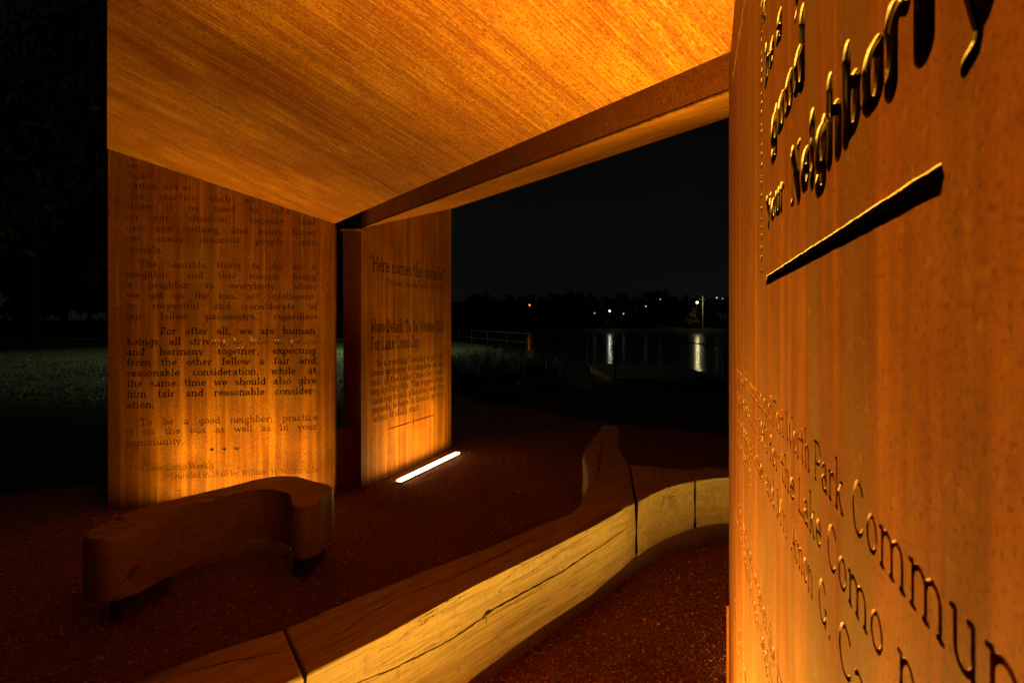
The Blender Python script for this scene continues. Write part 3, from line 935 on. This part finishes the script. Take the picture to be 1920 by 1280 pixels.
t3 = dense([img_top(*p) for p in [(1305, 878), (1325, 884), (1348, 891)]], .03, .004)
m_ = timber('end_timber', b2, .14, TOPZ, W_BLOCK, None, [(t3, .007, (0, 0, -1), .04)]); rel(m_, bench)
def inset(ps, d):
    n = len(ps); ar = area([tuple(p) for p in ps]); sg = 1 if ar > 0 else -1; res = []
    for i in range(n):
        a = Vector(ps[i - 1]); b = Vector(ps[(i + 1) % n]); t_ = (b - a).normalized()
        res.append((ps[i][0] - t_.y * sg * d, ps[i][1] + t_.x * sg * d))
    return res
plinth = [(-1.3, 1.18), (-.95, 1.60), (-.60, 1.93), (-.1, 2.41), (.36, 2.86), (.68, 3.12), (.93, 3.50), (1.45, 3.72), (1.75, 3.71), (1.74, 3.68), (1.45, 3.67), (1.0, 3.43), (.62, 3.05), (.1, 2.46), (-.45, 1.84), (-.92, 1.37), (-1.25, 1.10)]
rel(prism_poly('base_rail', plinth, 0, .139, M_DARKSTEEL), bench)
rel(prism_poly('base_rail', [(.60, 3.35), (.66, 4.2), (.92, 5.2), (.98, 5.2), (.80, 4.2), (.76, 3.4)], 0, .139, M_DARKSTEEL), bench)

# small curved bench
b1_ = [(-2.126, 2.645), (-2.048, 2.605), (-1.989, 2.593), (-1.925, 2.615), (-1.885, 2.692), (-1.855, 2.807), (-1.83, 2.917), (-1.792, 3.060), (-1.744, 3.200), (-1.689, 3.312), (-1.605, 3.375),
       (-1.501, 3.360), (-1.396, 3.302), (-1.330, 3.225), (-1.289, 3.107), (-1.231, 3.061), (-1.176, 3.070), (-1.144, 3.144), (-1.142, 3.281), (-1.140, 3.410), (-1.222, 3.480),
       (-1.331, 3.545), (-1.453, 3.633), (-1.570, 3.675), (-1.680, 3.633), (-1.810, 3.440), (-1.942, 3.270), (-2.046, 3.134), (-2.096, 3.043), (-2.123, 2.941), (-2.133, 2.830), (-2.135, 2.742)]
bench2 = empty('timber_bench', (-1.65, 3.1, 0))
tag(bench2, 'short curved dark oak bench standing before the newspaper wall', 'bench')
tcz = lambda ps: dense([img_top(*p) for p in ps], .03, .003)
near_b1 = [(-1.289, 3.107), (-1.396, 3.302), (-1.501, 3.360), (-1.605, 3.375), (-1.689, 3.312), (-1.744, 3.200), (-1.792, 3.060), (-1.855, 2.807), (-1.925, 2.615), (-2.05, 2.603)]
kn = [Vector((-1.905, 2.64, .235)), Vector((-1.897, 2.655, .245)), Vector((-1.888, 2.675, .262)), Vector((-1.882, 2.695, .27))]
kn2 = [Vector((-1.900, 2.652, .215)), Vector((-1.897, 2.655, .235)), Vector((-1.893, 2.662, .26))]
m_ = timber('seat', smooth_plan(b1_, sub=3), lambda p: .135 + .006 * math.sin(p[1] * 5), TOPZ, W_CURVE, None,
   [(tcz([(174, 1003), (210, 987), (262, 967), (300, 957)]), .005, (0, 0, -1), .03), (tcz([(548, 926), (575, 916), (604, 908)]), .004, (0, 0, -1), .03),
    (kn, .045, (-.9, .3, 0), .05), (kn2, .035, (-.9, .3, 0), .05)], wav=.003, rnd=.014)
rel(m_, bench2)
rel(prism_poly('leg', [(-2.02, 2.68), (-1.95, 2.66), (-1.90, 2.95), (-1.97, 2.97)], 0, .145, M_DARKSTEEL), bench2)
rel(prism_poly('leg', [(-1.30, 3.16), (-1.21, 3.13), (-1.19, 3.38), (-1.28, 3.40)], 0, .145, M_DARKSTEEL), bench2)

# ================================================================ ground
SH_X = [-200, -40, -12, -5, -1.5, 0.5, 2, 5, 12, 30, 200]
SH_Y = [52, 52, 50, 47, 40, 27, 17.5, 13.5, 11.5, 10.5, 10]
def shore(x): return np.interp(x, SH_X, SH_Y)
xs = np.unique(np.concatenate([np.arange(-200, -30, 4), np.arange(-30, 30, .8), np.arange(30, 201, 4)]))
ys = np.unique(np.concatenate([np.arange(-40, 2, 3), np.arange(2, 60, .8), np.arange(60, 301, 4)]))
X, Y = np.meshgrid(xs, ys)
d = (Y - shore(X))
near_lake = np.where(X > -14, np.clip((d + 2.5) / 4.5, 0, 1), 0)
near_lake = near_lake * np.clip((X + 14) / 8, 0, 1)
far = np.clip((Y - 112) / 8, 0, 1)
Z = -1.6 * near_lake * near_lake * (3 - 2 * near_lake) * (1 - far)
rough = (np.sin(X * .9 + Y * .4) * np.cos(Y * .7 - X * .3)) * .04 * np.clip((np.hypot(X, Y - 4) - 9) / 4, 0, 1)
Z = Z + rough + np.where(Y > 120, np.clip((Y - 120) / 60, 0, 1) * 2.5, 0) - .003
verts = np.stack([X.ravel(), Y.ravel(), Z.ravel()], 1)
nx, ny = len(xs), len(ys)
faces = [(j * nx + i, j * nx + i + 1, (j + 1) * nx + i + 1, (j + 1) * nx + i) for j in range(ny - 1) for i in range(nx - 1)]
def ground_mat():
    m, t, b = new_mat('night_lawn'); k = NB(t)
    a = k.noise(k.coords((1, 1, 1)), 1.2, 5, .6); f = k.noise(k.coords((1, 1, 1)), 40, 5, .7)
    c = k.mix(k.ramp(a, [(.35, 0), (.65, 1)]), (.030, .050, .016), (.055, .075, .028))
    c = k.mix(k.ramp(f, [(.5, 0), (.68, .7)]), c, (.085, .070, .040))
    k.link(c, b.inputs['Base Color']); b.inputs['Roughness'].default_value = .95
    k.bump(f, .8, .04, b)
    return m
M_LAWN = ground_mat()
o = pydata('ground', verts.tolist(), faces, M_LAWN, smooth=True); o['kind'] = 'structure'

def gravel_mat():
    m, t, b = new_mat('crushed_red_granite'); k = NB(t)
    big = k.noise(k.coords((1, 1, 1)), 1.6, 5, .6, .3)
    grit = k.noise(k.coords((1, 1, 1)), 190, 4, .75)
    vo = k.n('ShaderNodeTexVoronoi'); vo.inputs['Scale'].default_value = 130
    k.link(k.coords((1, 1, 1)), vo.inputs['Vector'])
    c = k.mix(k.ramp(big, [(.35, 0), (.68, 1)]), (.15, .042, .013), (.27, .085, .028))
    c = k.mix(k.ramp(vo.outputs['Color'], [(.2, 0), (.9, .65)]), c, (.52, .22, .10))
    c = k.mix(k.ramp(grit, [(.52, 0), (.7, .8)]), c, (.09, .026, .010))
    k.link(c, b.inputs['Base Color']); b.inputs['Roughness'].default_value = .85
    b.inputs['Specular IOR Level'].default_value = .2
    h = k.math('ADD', k.math('MULTIPLY', vo.outputs['Distance'], -.9), k.math('ADD', k.math('MULTIPLY', grit, .8), k.math('MULTIPLY', big, 2.5)))
    k.bump(h, 1.0, .014, b)
    return m
M_GRAVEL = gravel_mat()
pad = [(-9, -6), (-8.5, 1.0), (-6.3, 3.5), (-4.45, 4.62), (-3.75, 5.05), (-3.2, 5.9), (-2.4, 8.4), (-1.4, 9.7), (-.3, 9.75), (.55, 9.0), (1.3, 8.1), (2.9, 7.15), (6, 6.2), (9, 3), (9.5, -3), (6, -7)]
pp = smooth_plan(pad, sub=10)
pp = [(x + .03 * math.sin(i * 1.7) + .02 * math.sin(i * 4.1), y + .03 * math.cos(i * 2.3)) for i, (x, y) in enumerate(pp)]
cut = bmesh.new()
cv = [cut.verts.new((x, y, .004)) for x, y in pp]
cut.faces.new(cv)
bmesh.ops.triangulate(cut, faces=cut.faces[:])
o = bm_obj('gravel_court', cut, M_GRAVEL); o['kind'] = 'structure'

shade_plan = [(-14, -3), (-14, 10.6)] + [(-13.5 + i * .5, 10.6 + .25 * math.sin((-13.5 + i * .5) * 2)) for i in range(22)] + [(-2.2, 10.2), (-2.0, 7), (-4, 1), (-6, -3)]
bmb = bmesh.new(); bmb.faces.new([bmb.verts.new((x, y, .0005)) for x, y in shade_plan][::-1]); bmesh.ops.triangulate(bmb, faces=bmb.faces[:])
o = bm_obj('painted_ground_shade', bmb, flat_mat('ground_shade_dark', (.022, .013, .008), .95, 0, 45, .5, 1, .02)); o['kind'] = 'structure'  # dark sheet added as painted shadow between the lawn and the gravel

# loose stones: real geometry, denser where the camera is near
def inside_pad(px, py):
    c = np.zeros(len(px), bool); n = len(pp)
    for i in range(n):
        x1, y1 = pp[i]; x2, y2 = pp[(i + 1) % n]
        cond = ((y1 > py) != (y2 > py)) & (px < (x2 - x1) * (py - y1) / (y2 - y1 + 1e-12) + x1)
        c ^= cond
    return c
N = 85000
dep = 1.25 * (9.5 / 1.25) ** rng.random(N)
lat = rng.uniform(-1.02, .75, N) * dep
ok = inside_pad(lat, dep)
lat, dep = lat[ok], dep[ok]; n_s = len(lat)
base = np.array([(1, 0, 0), (0, 1, 0), (-1, 0, 0), (0, -1, 0), (0, 0, .7), (0, 0, -.5)], float)
tri = np.array([(0, 1, 4), (1, 2, 4), (2, 3, 4), (3, 0, 4), (1, 0, 5), (2, 1, 5), (3, 2, 5), (0, 3, 5)])
sz = rng.uniform(.0022, .0070, n_s) * (1 + .25 * dep) * .8 * np.where(rng.random(n_s) < .04, 1.6, 1)
an = rng.uniform(0, 6.28, n_s)
vb = base[None] * (1 + rng.uniform(-.3, .3, (n_s, 6, 1))) * sz[:, None, None] * np.array([1, .8, .6])
ca, sa = np.cos(an)[:, None], np.sin(an)[:, None]
vx = vb[:, :, 0] * ca - vb[:, :, 1] * sa + lat[:, None]; vy = vb[:, :, 0] * sa + vb[:, :, 1] * ca + dep[:, None]; vz = vb[:, :, 2] + .0055
allv = np.stack([vx, vy, vz], 2).reshape(-1, 3)
allf = (tri[None] + (np.arange(n_s) * 6)[:, None, None]).reshape(-1, 3)
def fast_mesh(name, v, f, mat):
    me = bpy.data.meshes.new(name)
    me.vertices.add(len(v)); me.vertices.foreach_set('co', v.astype(np.float32).ravel())
    k_ = f.shape[1]
    me.loops.add(len(f) * k_); me.loops.foreach_set('vertex_index', f.astype(np.int32).ravel())
    me.polygons.add(len(f)); me.polygons.foreach_set('loop_start', (np.arange(len(f)) * k_).astype(np.int32))
    me.update(calc_edges=True); me.validate()
    return link_mesh(name, me, mat)
def stone_mat():
    m, t, b = new_mat('loose_granite_stones'); k = NB(t)
    g_ = k.n('ShaderNodeNewGeometry')
    c = k.ramp(g_.outputs['Random Per Island'], [(0, (.10, .03, .012)), (.45, (.29, .095, .035)), (.85, (.46, .19, .08)), (1, (.66, .42, .25))])
    k.link(c, b.inputs['Base Color']); b.inputs['Roughness'].default_value = .75
    return m
o = fast_mesh('loose_stones', allv, allf, stone_mat())
tag(o, 'loose reddish granite chips spread over the gravel court', 'gravel', kind='stuff')

# grass blades beyond the court
def blades(name, px, py, pz, hgt, wd, mat, lean=.5, curl=True):
    n = len(px)
    a = rng.uniform(0, 6.28, n); b = a + rng.uniform(-1, 1, n) + 1.57
    hx, hy = np.cos(a) * wd, np.sin(a) * wd
    lx, ly = np.cos(b) * hgt * lean * rng.uniform(.2, 1, n), np.sin(b) * hgt * lean * rng.uniform(.2, 1, n)
    v = np.zeros((n, 5, 3))
    v[:, 0] = np.stack([px - hx, py - hy, pz], 1); v[:, 1] = np.stack([px + hx, py + hy, pz], 1)
    v[:, 2] = np.stack([px - hx * .8 + lx * .35, py - hy * .8 + ly * .35, pz + hgt * .6], 1)
    v[:, 3] = np.stack([px + hx * .8 + lx * .35, py + hy * .8 + ly * .35, pz + hgt * .6], 1)
    v[:, 4] = np.stack([px + lx, py + ly, pz + hgt], 1)
    f = np.array([(0, 1, 3), (0, 3, 2), (2, 3, 4)])
    F = (f[None] + (np.arange(n) * 5)[:, None, None]).reshape(-1, 3)
    return v.reshape(-1, 3), F
def leafmat(name, c0, c1, c2):
    m, t, b = new_mat(name); k = NB(t)
    g_ = k.n('ShaderNodeNewGeometry')
    k.link(k.ramp(g_.outputs['Random Per Island'], [(0, c0), (.5, c1), (1, c2)]), b.inputs['Base Color'])
    b.inputs['Roughness'].default_value = .6
    return m
M_GRASS = leafmat('grass_blades', (.025, .045, .012), (.045, .075, .022), (.085, .085, .035))
M_REED = leafmat('dry_reeds', (.05, .07, .03), (.10, .12, .06), (.17, .16, .09))
M_LEAF = leafmat('tree_leaves', (.06, .035, .012), (.10, .06, .02), (.16, .08, .025))
M_LEAFG = leafmat('dark_leaves', (.02, .028, .012), (.035, .045, .018), (.05, .05, .022))
M_BARK = flat_mat('bark', (.05, .04, .028), .9, 0, 12, .4, .8, .02)
N = 70000
gd = 4.6 * (26 / 4.6) ** rng.random(N); gl = rng.uniform(-1.05, .5, N) * gd
ok = ~inside_pad(gl, gd) & (gd < shore(gl) - 1.6) & ~((gl < -2.6) & (gd < 10.6 + .25 * np.sin(gl * 2)))
gl, gd = gl[ok], gd[ok]
v, f = blades('g', gl, gd, np.full(len(gl), -.02), rng.uniform(.03, .08, len(gl)) * (1 + gd * .02), .0022 * (1 + gd * .12), M_GRASS)
o = fast_mesh('grass', v, f, M_GRASS)
tag(o, 'short dark lawn grass growing around the gravel court', 'grass', kind='stuff')

N = 1400                                     # fallen leaves on the lawn at the left
ld_ = rng.uniform(9, 15, N); ll = rng.uniform(-1.05, -.72, N) * ld_
v = np.zeros((N, 4, 3)); a = rng.uniform(0, 6.28, N); s_ = rng.uniform(.02, .05, N)
for i, (p, q) in enumerate(((1, 0), (0, .5), (-1, 0), (0, -.5))):
    v[:, i] = np.stack([ll + s_ * (p * np.cos(a) - q * np.sin(a)), ld_ + s_ * (p * np.sin(a) + q * np.cos(a)), .06 + s_ * rng.uniform(-.4, .6, N)], 1)
F = np.arange(N * 4).reshape(-1, 4)
o = fast_mesh('fallen_leaves', v.reshape(-1, 3), F, leafmat('dead_leaves', (.07, .04, .018), (.12, .08, .04), (.2, .15, .09)))
tag(o, 'pale fallen leaves scattered over the lawn', 'leaves', kind='stuff')

# ---- lake
def water_mat():
    m, t, b = new_mat('lake_water'); k = NB(t)
    b.inputs['Base Color'].default_value = (.006, .008, .007, 1)
    b.inputs['Roughness'].default_value = .15
    b.inputs['IOR'].default_value = 1.33
    wv = k.noise(k.coords((1.2, 2.6, 1)), 1.0, 4, .55, .3)
    w2 = k.noise(k.coords((.25, .6, 1)), 1.0, 2, .5)
    k.bump(k.math('ADD', wv, k.math('MULTIPLY', w2, 2)), .35, .05, b)
    return m
o = pydata('lake', [(-20, 8, -.62), (220, 8, -.62), (220, 119, -.62), (-20, 119, -.62)], [(0, 1, 2, 3)], water_mat()); o['kind'] = 'structure'
def kerb_obj():
    bm = bmesh.new(); box_bm(bm, -150, -9, 46.0, 46.35, -.05, .15)
    return bm_obj('kerb', bm, flat_mat('concrete', (.42, .41, .38), .85, 0, 8, .15))
o = kerb_obj(); o['kind'] = 'structure'
o = pydata('road', [(-150, 46.36, .012), (-9, 46.36, .012), (-9, 51.5, .012), (-150, 51.5, .012)], [(0, 1, 2, 3)], flat_mat('asphalt', (.05, .05, .05), .85, 0, 30, .2)); o['kind'] = 'structure'

# ================================================================ trees
def tree_meshes(h, cr, nleaf, leaf, seed, trunk_r, low=.25, nb=9):
    rs = random.Random(seed); rg = np.random.default_rng(seed)
    bm = bmesh.new()
    th = h * .55
    p = Vector((0, 0, 0)); segs = []
    for i in range(5):
        q = Vector((rs.uniform(-.15, .15) * h * .06, rs.uniform(-.15, .15) * h * .06, th * (i + 1) / 5))
        tube(bm, p, q, trunk_r * (1 - i * .13), trunk_r * (1 - (i + 1) * .13), 8); p = q
        segs.append(q)
    centers = []
    for i in range(nb):
        s0 = segs[rs.randint(1, 4)]
        a = i * 2.4 + rs.uniform(-.4, .4)
        e1 = Vector((math.cos(a) * cr * rs.uniform(.4, .8), math.sin(a) * cr * rs.uniform(.4, .8), h * rs.uniform(low + .1, .88)))
        mid = s0.lerp(e1, .5) + Vector((0, 0, h * .04))
        tube(bm, s0, mid, trunk_r * .35, trunk_r * .2, 6); tube(bm, mid, e1, trunk_r * .2, trunk_r * .06, 5)
        centers.append(e1); centers.append(mid + Vector((0, 0, h * .08)))
        for k_ in range(2):
            centers.append(e1 + Vector((rs.uniform(-1, 1), rs.uniform(-1, 1), rs.uniform(-.6, .6))) * cr * .35)
    centers.append(Vector((0, 0, h * .88)))
    C = np.array([tuple(c) for c in centers]); rad_ = rg.uniform(.18, .34, len(C)) * cr
    idx = rg.integers(0, len(C), nleaf)
    dirs = rg.normal(size=(nleaf, 3)); dirs /= np.linalg.norm(dirs, axis=1)[:, None]
    P_ = C[idx] + dirs * (rad_[idx] * rg.random(nleaf) ** .45)[:, None] * np.array([1, 1, .75])
    u = rg.normal(size=(nleaf, 3)); u /= np.linalg.norm(u, axis=1)[:, None]
    w_ = np.cross(u, rg.normal(size=(nleaf, 3))); w_ /= np.linalg.norm(w_, axis=1)[:, None]
    s_ = leaf * rg.uniform(.6, 1.4, nleaf)[:, None]
    v = np.stack([P_ - u * s_, P_ + w_ * s_ * .5, P_ + u * s_, P_ - w_ * s_ * .5], 1).reshape(-1, 3)
    F = np.arange(nleaf * 4).reshape(-1, 4)
    me_t = bpy.data.meshes.new('trunk'); bm.to_mesh(me_t); bm.free(); me_t.materials.append(M_BARK)
    return me_t, v, F
def make_tree_proto(name, args, leafm):
    me_t, v, F = tree_meshes(*args)
    tmp = fast_mesh('crown', v, F, leafm)
    me_c = tmp.data; bpy.data.objects.remove(tmp)
    return me_t, me_c
def place_tree(proto, loc, sc_, rz, label, group=None, name='tree'):
    r_ = empty(name, loc); r_.rotation_euler = (0, 0, rz); r_.scale = (sc_[0], sc_[0], sc_[1])
    tag(r_, label, 'tree', group)
    link_mesh('trunk', proto[0], None, r_); link_mesh('crown', proto[1], None, r_)
    return r_
oak = make_tree_proto('oak', (17, 8.0, 15000, .22, 3, .42, .12, 14), M_LEAF)
oak2 = make_tree_proto('oak2', (15, 7.0, 12000, .22, 8, .36, .12, 12), M_LEAF)
place_tree(oak, (-34.5, 38.5, 0), (1.25, 1.5), .3, 'big oak tree with a pale trunk beyond the lawn at the far left', name='oak_tree')
place_tree(oak2, (-27.5, 40.5, 0), (1.3, 1.75), 1.3, 'brown-leaved oak tree beside the newspaper wall, past the lawn', name='oak_tree')
place_tree(oak2, (-44, 60, 0), (1.9, 2.2), 2.3, 'tall dark oak tree farther off across the road at the left edge', name='oak_tree')
fp = [make_tree_proto('far', (9, 4.5, 1500, .42, 20 + i, .2, .1, 9), M_LEAFG) for i in range(3)]
rs = random.Random(5)
heights = [7.2, 7.6, 8.2, 9.2, 8.6, 9.0, 8.4, 9.3, 8.6, 9.6, 10.4, 9.4, 9.2, 8.8, 9.4, 8.6, 8.4, 9.8, 10.4, 9.0, 9.2, 8.4, 8.0, 8.4]
for i, hh in enumerate(heights):
    x_ = -16 + i * 3.0 + rs.uniform(-.8, .8)
    place_tree(fp[i % 3], (x_, 132 + rs.uniform(-3, 5), .3), (hh / 9 * rs.uniform(.95, 1.15), hh / 9 * .93), rs.uniform(0, 6), 'dark bare-looking tree in the black tree line across the lake', 'trees lining the far shore', 'far_tree')
for i in range(11):
    place_tree(fp[i % 3], (-82 + i * 6.2 + rs.uniform(-1, 1), 64 + rs.uniform(-3, 6), 0), (rs.uniform(1.4, 1.8), rs.uniform(1.5, 2.0)), rs.uniform(0, 6), 'dark tree in the black mass beyond the road at the far left', 'trees beyond the road', 'roadside_tree')
ylw = make_tree_proto('lit', (5, 2.0, 1800, .16, 77, .12, .1, 9), leafmat('autumn_leaves', (.22, .15, .03), (.34, .24, .05), (.42, .32, .10)))
place_tree(ylw, (42.4, 125.0, .3), (.8, 1.0), 0, 'small yellow-leaved tree lit by a lamp on the far shore', name='small_tree')
place_tree(ylw, (22.3, 126.5, .3), (.6, .8), 2, 'small pale tree around the bright lamp straight across the lake', name='small_tree')

# ================================================================ lamps
def globe_mat(name, col, st):
    m, t, b = new_mat(name)
    b.inputs['Base Color'].default_value = (.8, .8, .75, 1)
    b.inputs['Emission Color'].default_value = (*col, 1); b.inputs['Emission Strength'].default_value = st
    return m
def lamp(px, py, D, col, strength, r_, power, label, post=True):
    x_ = (px - 960) / 1000 * D; z_ = EYE + (605 - py) / 1000 * D
    root = empty('street_lamp', (x_, D, 0)); tag(root, label, 'street lamp', )
    bm = bmesh.new(); tube(bm, (0, .25, 0), (0, .25, z_ + .35), .07, .05, 8)
    tube(bm, (0, .25, z_ + .3), (0, 0, z_ + .38), .035, .03, 6)
    bm_obj('post', bm, M_RAIL, root)
    bm = bmesh.new(); bmesh.ops.create_uvsphere(bm, u_segments=12, v_segments=8, radius=r_)
    o_ = bm_obj('globe', bm, globe_mat('lamp_glow', col, strength), root, smooth=True); o_.location = (0, 0, z_)
    if power:
        ld = bpy.data.lights.new('lamp_light', 'POINT'); ld.energy = power; ld.color = col; ld.shadow_soft_size = r_ + .02
        lo = bpy.data.objects.new('lamp_light', ld); COL.objects.link(lo); lo.parent = root; lo.location = (0, -.1 - r_, z_)
    return root
lamp(993, 572, 124, (1, .22, .04), 1.6, .22, 12, 'orange street lamp, leftmost across the lake')
lamp(1115, 587, 122, (.95, 1, .85), .8, .13, 0, 'small white lamp just left of the brightest lamp across the lake')
lamp(1143, 583, 121, (.95, 1, .75), 1.3, .24, 50, 'bright white street lamp among pale leaves straight across the lake')
lamp(1169, 588, 122, (1, 1, .85), .9, .14, 0, 'small white lamp just right of the brightest lamp across the lake')
lamp(1211, 574, 124, (.9, 1, .9), 1.0, .14, 0, 'white lamp alone near the middle of the far shore')
lamp(1238, 561, 128, (.9, 1, .95), .7, .13, 0, 'small white lamp high in the middle of the dark tree line')
lamp(1307, 567, 122, (1, .86, .40), 2.8, .28, 170, 'street lamp lighting a yellow tree on the far shore')
lamp(1344, 558, 130, (.95, 1, .9), 1.0, .16, 0, 'white lamp near the right end of the far shore')
lamp(1355, 560, 134, (.95, 1, .9), .6, .16, 0, 'dim lamp, rightmost across the lake')
# lit pale mast beside the yellow tree
bm = bmesh.new(); tube(bm, (0, 0, 0), (0, 0, 7.4), .11, .07, 8); tube(bm, (-.7, 0, 6.6), (.7, 0, 6.6), .04, .04, 6)
mo = bm_obj('mast', bm, flat_mat('white_paint', (.8, .8, .76), .5, 0, 10, .1)); mo.location = (44.0, 123.0, .3)
tag(mo, 'slim pale mast beside the yellow tree across the lake', 'pole')
# park lamp standing behind the newspaper wall
pl = empty('park_lamp', (-9.6, 26.5, 0)); tag(pl, 'park lamp post on the lawn behind the newspaper wall', 'street lamp')
bm = bmesh.new(); tube(bm, (0, 0, 0), (0, 0, 6.1), .08, .05, 10); bm_obj('post', bm, M_POST, pl)
bm = bmesh.new(); tube(bm, (0, 0, 6.12), (0, 0, 6.24), .36, .10, 16); bm_obj('shade', bm, M_POST, pl)
bm = bmesh.new(); bmesh.ops.create_uvsphere(bm, u_segments=14, v_segments=10, radius=.16)
o = bm_obj('globe', bm, globe_mat('park_lamp_glow', (.85, 1, .80), 3), pl, smooth=True); o.location = (0, 0, 5.98)
ld = bpy.data.lights.new('lamp_light', 'SPOT'); ld.spot_size = R(147); ld.spot_blend = .10; ld.energy = 2300; ld.color = (.88, 1, .52); ld.shadow_soft_size = .2
lo = bpy.data.objects.new('lamp_light', ld); COL.objects.link(lo); lo.parent = pl; lo.location = (0, 0, 5.75)

l2 = bpy.data.lights.new('globe_spill', 'POINT'); l2.energy = 420; l2.color = (.95, 1, .6); l2.shadow_soft_size = .18
lo = bpy.data.objects.new('globe_spill', l2); COL.objects.link(lo); lo.parent = pl; lo.location = (0, 0, 5.72)

# ================================================================ shore things
def shrub(x_, y_, h_, r_, n_, label, m_):
    a = rng.uniform(0, 6.28, n_); q = r_ * rng.random(n_) ** .6
    px, py = q * np.cos(a), q * np.sin(a)
    hg = h_ * rng.uniform(.35, 1.1, n_) * (1 - .4 * q / r_)
    v, f = blades('b', px, py, np.full(n_, -.05), hg, .006, m_, lean=.9)
    o_ = fast_mesh('shrub', v, f, m_); o_.location = (x_, y_, 0)
    tag(o_, label, 'shrub')
    return o_
shrub(-1.15, 12.4, .75, .8, 1500, 'pale tufted shrub hugging the edge of the parade wall', M_REED)
shrub(-.55, 14.2, .95, 1.0, 1500, 'wide dry reed clump on the bank just right of the parade wall', M_REED)
shrub(.45, 15.5, .95, .9, 1300, 'darker reed clump on the bank in front of the railing', M_GRASS)
shrub(-.9, 18.5, .9, 1.4, 1600, 'low spreading reeds on the bank below the railing', M_REED)
shrub(.75, 12.0, .45, .8, 900, 'small flattened reed tuft nearest the gravel court', M_GRASS)
shrub(-.2, 10.7, .35, .7, 900, 'short grassy tuft at the far edge of the gravel court', M_GRASS)
shrub(3.6, 12.2, .40, .9, 900, 'short reed tuft on the shore beyond the forked bench', M_GRASS)

def railing(p, q, n_, z_, label, rails=(1.0, .55)):
    root = empty('railing', (p[0], p[1], z_)); tag(root, label, 'railing')
    d_ = Vector((q[0] - p[0], q[1] - p[1], 0))
    for i in range(n_):
        bm = bmesh.new(); c_ = d_ * (i / (n_ - 1)); tube(bm, c_, c_ + Vector((0, 0, rails[0])), .035, .035, 6)
        bm_obj('post', bm, M_RAIL, root)
    for r_ in rails:
        bm = bmesh.new(); tube(bm, Vector((0, 0, r_ - .02)) - d_.normalized() * .1, d_ + Vector((0, 0, r_ - .02)) + d_.normalized() * .1, .028, .028, 6)
        bm_obj('rail', bm, M_RAIL, root)
railing((-6.2, 45), (.9, 25.5), 7, 0, 'long metal railing along the lake bank behind the reeds')
dock = empty('dock', (5.3, 21, 0)); tag(dock, 'dark floating dock on the black water', 'dock')
for i in range(16):
    o_ = box('plank', (-1.9, 1.9, -3.2 + i * .4, -3.2 + i * .4 + .37, -.42, -.36), flat_mat('dock_wood', (.025, .02, .016), .9) if i == 0 else bpy.data.materials['dock_wood'], dock)
box('float', (-1.8, 1.8, -3.1, 3.1, -.75, -.425), M_DARKSTEEL, dock)
for x_, y_ in ((-1.85, -3.1), (1.85, -3.1), (-1.85, 3.1), (1.85, 3.1)):
    bm = bmesh.new(); tube(bm, (x_, y_, -1.4), (x_, y_, .75), .06, .06, 8); bm_obj('post', bm, M_RAIL, dock)
for x_ in (1.85,):
    bm = bmesh.new(); tube(bm, (x_, -3.1, .7), (x_, 3.1, .7), .03, .03, 6); bm_obj('rail', bm, M_RAIL, dock)

bpy.context.view_layer.update()
